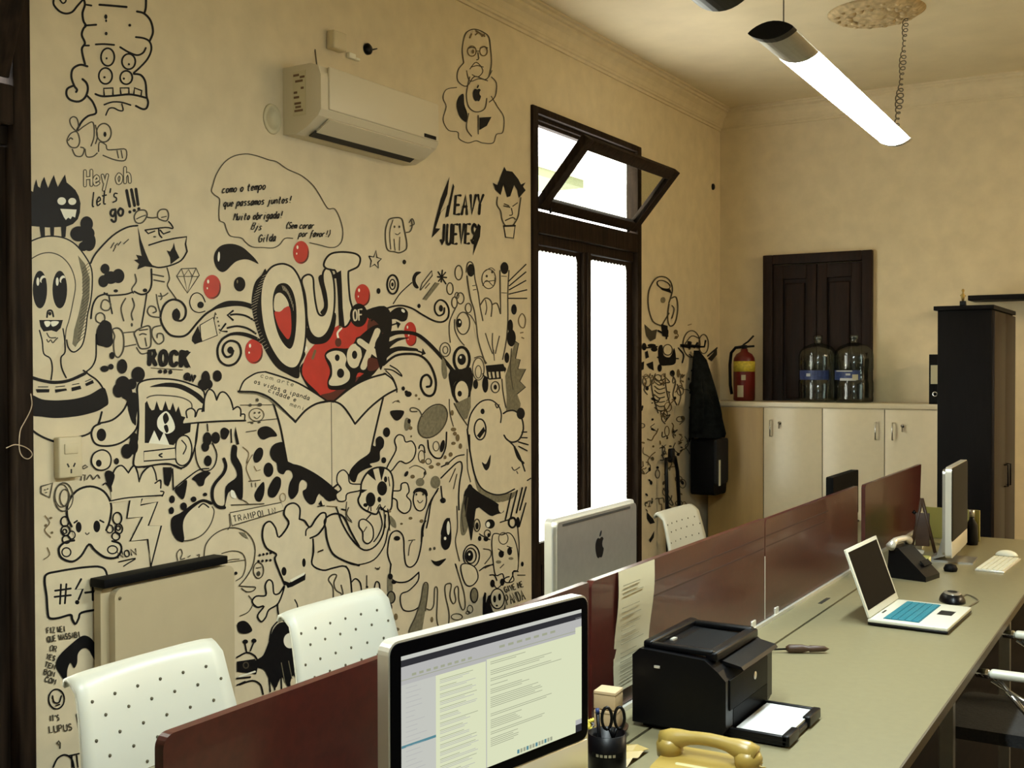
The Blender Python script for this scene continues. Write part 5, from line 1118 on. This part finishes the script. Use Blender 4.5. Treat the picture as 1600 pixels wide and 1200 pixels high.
# middle left
m = Mural('rock_on_lettering', 0, 500, 4)
m.text('ROCK', 930, 275, 85, 40, 'k', 27, .05, -.03, .65).text('ON', 1150, 365, 32, 22, 'k', 20, .3, 0, .6)
m.draw('Fk0 1130,185 1190,200 1160,235 1190,300 1140,275|ek0 998,322,13,13 1030,322,12,14 1062,325,12,14|Sn5 940,300 1140,312'); m.done()
m = Mural('black_blots_drawing', 0, 500, 4)
m.draw('ek0 760,290,32,46 650,305,26,20 690,292,17,18 860,340,42,48 765,400,45,50 738,440,36,45 788,455,36,42 820,400,30,34 697,222,16,22 1282,365,28,48 1280,402,46,38 1355,350,28,36|fk0 792,470 850,460 855,560 832,650 800,570|ek0 648,85,48,72 665,130,38,42 638,140,32,24'); m.done()
m = Mural('roaring_mouth_drawing', 0, 500, 4)
m.draw('''bk11 855,420 880,385 960,368 1080,372 1180,398 1270,448 1262,560 1235,650 1222,760 1185,880 1130,925 1060,900 1000,900 900,915 832,905 850,780 862,640 858,500
fk0 930,418 1030,392 1130,402 1220,448 1268,490 1265,525 1200,472 1110,428 1020,418
sn8 912,488 940,475 1000,470 1120,482 1188,515 1195,560
Fk0 902,520 915,505 930,545 945,565 960,560 975,505 995,562 1010,565 1030,505 1048,560 1060,562 1076,515 1095,575 1112,538 1130,600 1165,610 1190,640 1185,700 1150,715 1110,740 1082,782 1000,772 900,768
fh0 1035,570 985,610 980,665 1010,700 1050,710 1088,680 1075,620|fk0 1015,600 1035,580 1052,620 1030,650 1018,632|fk0 1020,665 1040,655 1050,690 1035,705
Fh0 925,770 960,690 1000,775|Fh0 985,775 1020,698 1055,782
bk10 1092,830 1100,755 1135,722 1175,735 1195,800 1182,875 1140,910 1100,890|sk8 1130,750 1160,790 1140,840
Bk9 895,822 1090,800 1095,868 895,882|sk10 1008,835 990,845 1008,856|sk9 895,920 980,902 1080,905 1130,930
Fk0 1015,920 1070,920 1055,1030 1030,1030|sk9 1075,930 1080,1060'''); m.done()
m = Mural('cloud_drawing', 0, 500, 4)
m.draw('''fw0 1160,600 1190,550 1230,560 1270,570 1280,450 1310,430 1340,460 1350,500 1380,450 1420,470 1450,550 1490,545 1525,590 1520,625 1300,635 1150,650
sk10 1165,610 1160,570 1190,552 1215,570 1215,605|sk10 1220,600 1235,560 1265,555|sk10 1270,570 1275,490 1300,435 1332,450 1350,500|sk10 1350,500 1372,455 1405,455 1438,500 1452,550|sk10 1452,560 1480,542 1500,560 1500,600|sk9 1500,590 1525,590 1525,622|sk11 1150,650 1250,640 1380,632 1530,628'''); m.done()
m = Mural('cloud_drawing', 0, 500, 4)
m.draw('''fw0 692,1120 690,1000 720,925 760,912 798,955 830,912 860,975 885,965 940,912 970,960 1015,1070 1010,1095 700,1140
sk10 692,1070 690,1000 718,928 758,910 795,950|sk10 798,955 830,912 852,940 866,1010|sk10 868,1000 890,950 940,912 965,950 975,1000|sk9 965,1020 1000,1000 1000,1050|sk9 1000,1070 1020,1075 1010,1100|sk9 690,1130 800,1110 1010,1095
sk9 640,1030 660,1020 690,1060|fk0 652,955 680,940 712,965 705,1010 685,1050 665,1020'''); m.done()
m = Mural('eyeball_drawing', 0, 500, 4)
m.draw('bk10 628,812 580,838 568,890 595,930 640,938 680,915 690,865 670,825|ek0 613,895,18,22 835,740,26,35 790,820,36,46 830,790,30,50 725,882,15,20'); m.done()
m = Mural('droopy_spotted_dog_drawing', 240, 580, 5)
m.draw('''sk9 340,410 320,560 330,690 370,770 430,775 475,730 490,650 465,580 450,560|sk9 415,410 420,470|Sk10 600,450 605,560
ek0 415,530,34,55 480,520,34,46 400,590,30,38 420,700,30,42|fk0 520,460 550,440 588,470 560,530 525,520|Fk0 635,430 665,570 645,575 628,500
fk0 610,580 648,590 645,660 665,700 690,770 692,980 665,1000 640,960 620,930 580,950 560,1020 545,1070 500,1060 470,1010 490,1040 550,1040 560,900 640,830 640,770 600,690
sk24 545,685 560,740 540,800 480,870 455,930 460,1010 500,1060 550,1065|fh0 600,930 625,940 640,990 600,980
sk10 150,920 250,840 350,770 430,760|fk0 295,840 340,800 400,780 440,795 400,840 385,890 350,895 325,860|fk0 160,925 200,890 255,850 245,950 225,1000 190,975
ek0 140,1000,22,30 135,1088,20,28 230,1055,26,30 308,1000,22,22 398,962,16,14|sk9 145,760 150,900|Fk0 70,760 145,760 130,850 110,900 80,880'''); m.done()
m = Mural('bean_drawing', 240, 760, 3.528)
m.draw('''fw0 160,300 190,290 260,270 310,210 330,140 310,105 270,88 230,110 165,170
sn7 165,300 215,292 270,262 312,205 330,140 318,110|fk0 92,195 105,165 140,148 165,130 230,85 275,70 325,90 310,100 270,85 225,110 175,160 158,215 165,300 130,298 100,255|sk8 245,115 270,95 300,115'''); m.done()
m = Mural('small_scribbles_drawing', 240, 580, 5)
m.draw('Sn6 670,265 930,262|on6 800,340,58,50|en0 785,325,8,8 822,322,8,8|sn6 780,355 805,370 830,345|en0 750,265,12,12 825,262,18,14 805,225,12,14|Sn7 730,400 870,380 960,372|en0 765,405,10,8 820,398,12,8|Sn7 715,475 800,462|sd6 690,590 740,640 720,720 770,650|sd6 745,690 720,760 760,860|Sd6 780,740 800,780 830,770|Sn7 735,860 830,850|Sn6 760,870 765,905|Sn6 790,870 795,905|od5 1005,985,22,32|Sn6 680,1000 720,1020 740,1040|Sn9 600,1045 860,1035'); m.done()
m = Mural('trampolin_sign_drawing', 240, 760, 3.528)
m.draw('Bn6 418,145 700,88 716,130 430,216|Sn5 415,150 420,215 405,240|Sk6 900,110 940,105|Fk0 905,98 920,75 930,108|Sd5 950,108 1010,112|Sk8 1035,125 1055,130'); m.text('TRAMPOLIN', 440, 195, 32, 17, 'n', 6, -.2, 0, .6); m.done()
m = Mural('balloon_drawing', 240, 760, 3.528)
m.draw('sn6 275,385 285,320 330,265 395,232 460,230 520,262 555,330 548,420 515,490 470,545|sn5 370,370 430,355 485,368 505,420 490,490 450,520|Sn4 390,420 500,405|sn4 400,410 430,402 470,400|ek0 450,478,9,9|sn6 465,548 520,552 558,555 545,575 510,580 480,560|sn5 520,600 545,640 520,690 470,715|Fg0 465,250 500,255 520,290 490,275|sn5 130,410 125,370 145,345 155,370 145,400 170,395|sn5 185,390 200,380|sn5 235,380 250,375 245,395|on6 575,462,28,44|sn5 560,450 590,445|en0 575,480,10,14')
for k in range(4):
    m.draw('ek0 %d,%d,7,7 %d,%d,7,7' % (582+20*k, 378-4*k, 575+22*k, 412-2*k))
m.done()
m = Mural('horned_moose_drawing', 240, 760, 3.528)
m.draw('''fw0 720,540 665,400 672,370 620,340 597,280 605,215 640,195 668,230 688,280 740,205 715,155 728,108 770,92 802,120 800,180 855,222 915,150 948,150 940,210 880,280 870,430 935,465 1050,440 1085,510 1090,640 980,690 780,765 690,745 680,660 690,590
sk10 720,542 690,470 665,400 672,372 620,340 597,280 605,215 638,193 668,228 688,280 742,205 716,155 728,108 770,92 802,120 800,180|sk10 800,180 830,190 858,225 890,180 920,148 946,152 940,210 905,262 860,285|sk8 860,220 838,240 835,270
sk10 875,290 878,360 870,430 930,462 985,450 1050,440 1078,485 1090,600|sk9 690,592 680,660 690,740|sk8 775,625 790,660 785,720|sn9 985,650 985,560 960,515 980,488 1005,490 990,530 1000,570 1030,590|sn9 1030,545 1040,590 1030,600|en0 1040,610,18,14 1075,605,18,12|sk8 905,360 930,350
bk9 718,548 690,588 660,590 652,530 630,515 612,545 615,600 562,605 540,635 568,665 605,660 570,710 590,745 615,720 632,680 685,642
ek0 715,468,14,24 825,420,10,24|Fk0 712,518 745,530 835,480 832,515 762,552 735,560|Fh0 748,514 830,472 828,487 755,527
sk10 945,230 938,190 965,160 1010,150 1050,175 1085,250 1130,330|sk10 945,230 955,300 985,370 1050,410 1130,435
Fk0 705,700 720,700 725,745 708,745|Fk0 738,690 762,692 768,742 745,742|ek0 865,688,12,10'''); m.done()
m = Mural('black_ghost_drawing', 240, 760, 3.528)
m.draw('''fk0 558,960 600,930 630,860 655,790 690,752 740,750 785,785 835,870 868,935 876,1010 860,1060 825,1010 805,1085 765,1040 740,1105 702,1050 668,1112 632,1060 605,1010 565,995
eh0 748,850,35,42|Fg0 765,928 832,908 834,920 770,943|Fh0 768,930 790,924 788,936|Fh0 798,920 812,915 812,928
sk8 690,735 650,780 635,850|Sk8 660,1040 665,1120|Sk8 630,1020 640,1130|Sk8 700,1050 702,1120|Sk8 745,1060 748,1110|Sg4 700,970 720,1080|Sg4 740,960 760,1060'''); m.done()
m = Mural('black_bug_drawing', 240, 760, 3.528)
m.draw('''fk0 458,755 490,740 520,755 540,795 500,812 465,800|sk8 510,915 500,865|ek0 502,855,15,12 550,850,14,12|sk8 530,905 548,860
Fk0 455,965 555,950 572,990 562,1035 455,1020|sk9 455,942 510,915 550,930 565,950|Sh10 470,1048 555,1020|sk9 455,1058 530,1050|sk9 470,1092 540,1070 585,1092 600,1145|Sk8 455,1095 500,1075|on7 505,985,14,16'''); m.done()
# strip between the window and the corner
m = Mural('big_eared_head_drawing', 980, 400, 2.4)
m.draw('''sn5 128,262 95,245 78,190 80,130 105,85 135,78 160,95 168,130 155,175|ok4 135,108,26,14,.4|Fk0 120,118 160,125 165,140 130,128|eg0 133,165,9,11
sn5 160,160 182,155 188,200 178,250 158,262 150,230 155,180|sn4 165,185 175,200 165,235|sn5 128,262 140,240 155,215|sk6 128,262 150,280 145,310|Sk7 115,280 150,300|Fk0 125,255 150,262 150,305 130,300'''); m.done()
m = Mural('masked_figures_drawing', 980, 400, 2.4)
m.draw('''Fn0 62,255 90,280 110,275 105,310 85,320 70,300|ek0 62,340,9,14 90,335,16,6 100,350,12,9|Sk6 60,345 110,340|Fk0 48,400 62,395 60,425 50,430|Fk0 70,405 95,395 98,430 80,420|Fk0 65,360 75,355 80,380 68,385
fk0 115,345 130,335 135,372 160,378 175,345 180,400 150,410 120,405|ek0 120,420,8,14 168,440,9,12|ew0 150,352,16,18|on4 150,352,17,20|Sk5 112,380 190,385|sk5 190,345 210,370 205,400
on4 240,330,32,50|sn4 215,330 240,300 270,310|en0 232,345,5,7 250,340,5,7|sn4 230,368 250,380 270,360|on4 285,330,18,36|Sk6 300,375 335,345|Fk0 300,385 320,365 335,340 335,370 315,395
sd4 180,285 190,300 175,310|sd3 225,260 240,255|ed0 180,285,8,9 182,305,6,6'''); m.done()
m = Mural('ribcage_drawing', 980, 400, 2.4)
d_ = 'sn4 105,440 90,480 100,540 115,590|sn4 140,440 145,500 160,560'
for k in range(8): d_ += '|sn4 %d,%d %d,%d %d,%d' % (100, 455+k*16, 118, 468+k*16, 140, 460+k*17)
m.draw(d_+'|sn4 55,450 70,470 62,500 75,520|on4 72,470,16,20|sn4 160,440 180,470 170,520 185,560|ed0 190,440,6,16 205,450,5,8|sn4 185,480 200,520 190,560'); m.done()
m = Mural('scattered_doodles_drawing', 980, 400, 2.4)
rd = random.Random(11); d_ = ''
for k in range(120):
    x, y = rd.uniform(52, 250), rd.uniform(440, 960)
    if x > 215 and y > 700: continue
    if rd.random() < .30: d_ += '|e%s0 %.0f,%.0f,%.1f,%.1f,%.1f' % (rd.choice('knd'), x, y, rd.uniform(2, 6), rd.uniform(3, 9), rd.uniform(0, 3))
    elif rd.random() < .3: d_ += '|o%s3 %.0f,%.0f,%.1f,%.1f' % (rd.choice('nd'), x, y, rd.uniform(6, 15), rd.uniform(8, 20))
    else:
        p = [(x, y)]
        for j in range(4): p.append((p[-1][0]+rd.uniform(-18, 18), p[-1][1]+rd.uniform(-8, 22)))
        d_ += '|s%s%.1f ' % (rd.choice('nnd'), rd.uniform(2.5, 4.5))+' '.join('%.0f,%.0f' % (min(max(a, 52), 255), b) for a, b in p)
d_ += '|Fk0 72,960 95,985 102,1000 85,1005 72,985|Fk0 80,1065 100,1030 98,1055 85,1075|ek0 88,850,5,8 82,800,5,8 90,925,3,5|ek0 240,490,10,18 262,430,14,16 258,600,12,16|Sk7 240,430 270,420|Sk6 235,510 275,505|Fk0 235,560 262,540 272,570 250,580'
m.draw(d_); m.done()
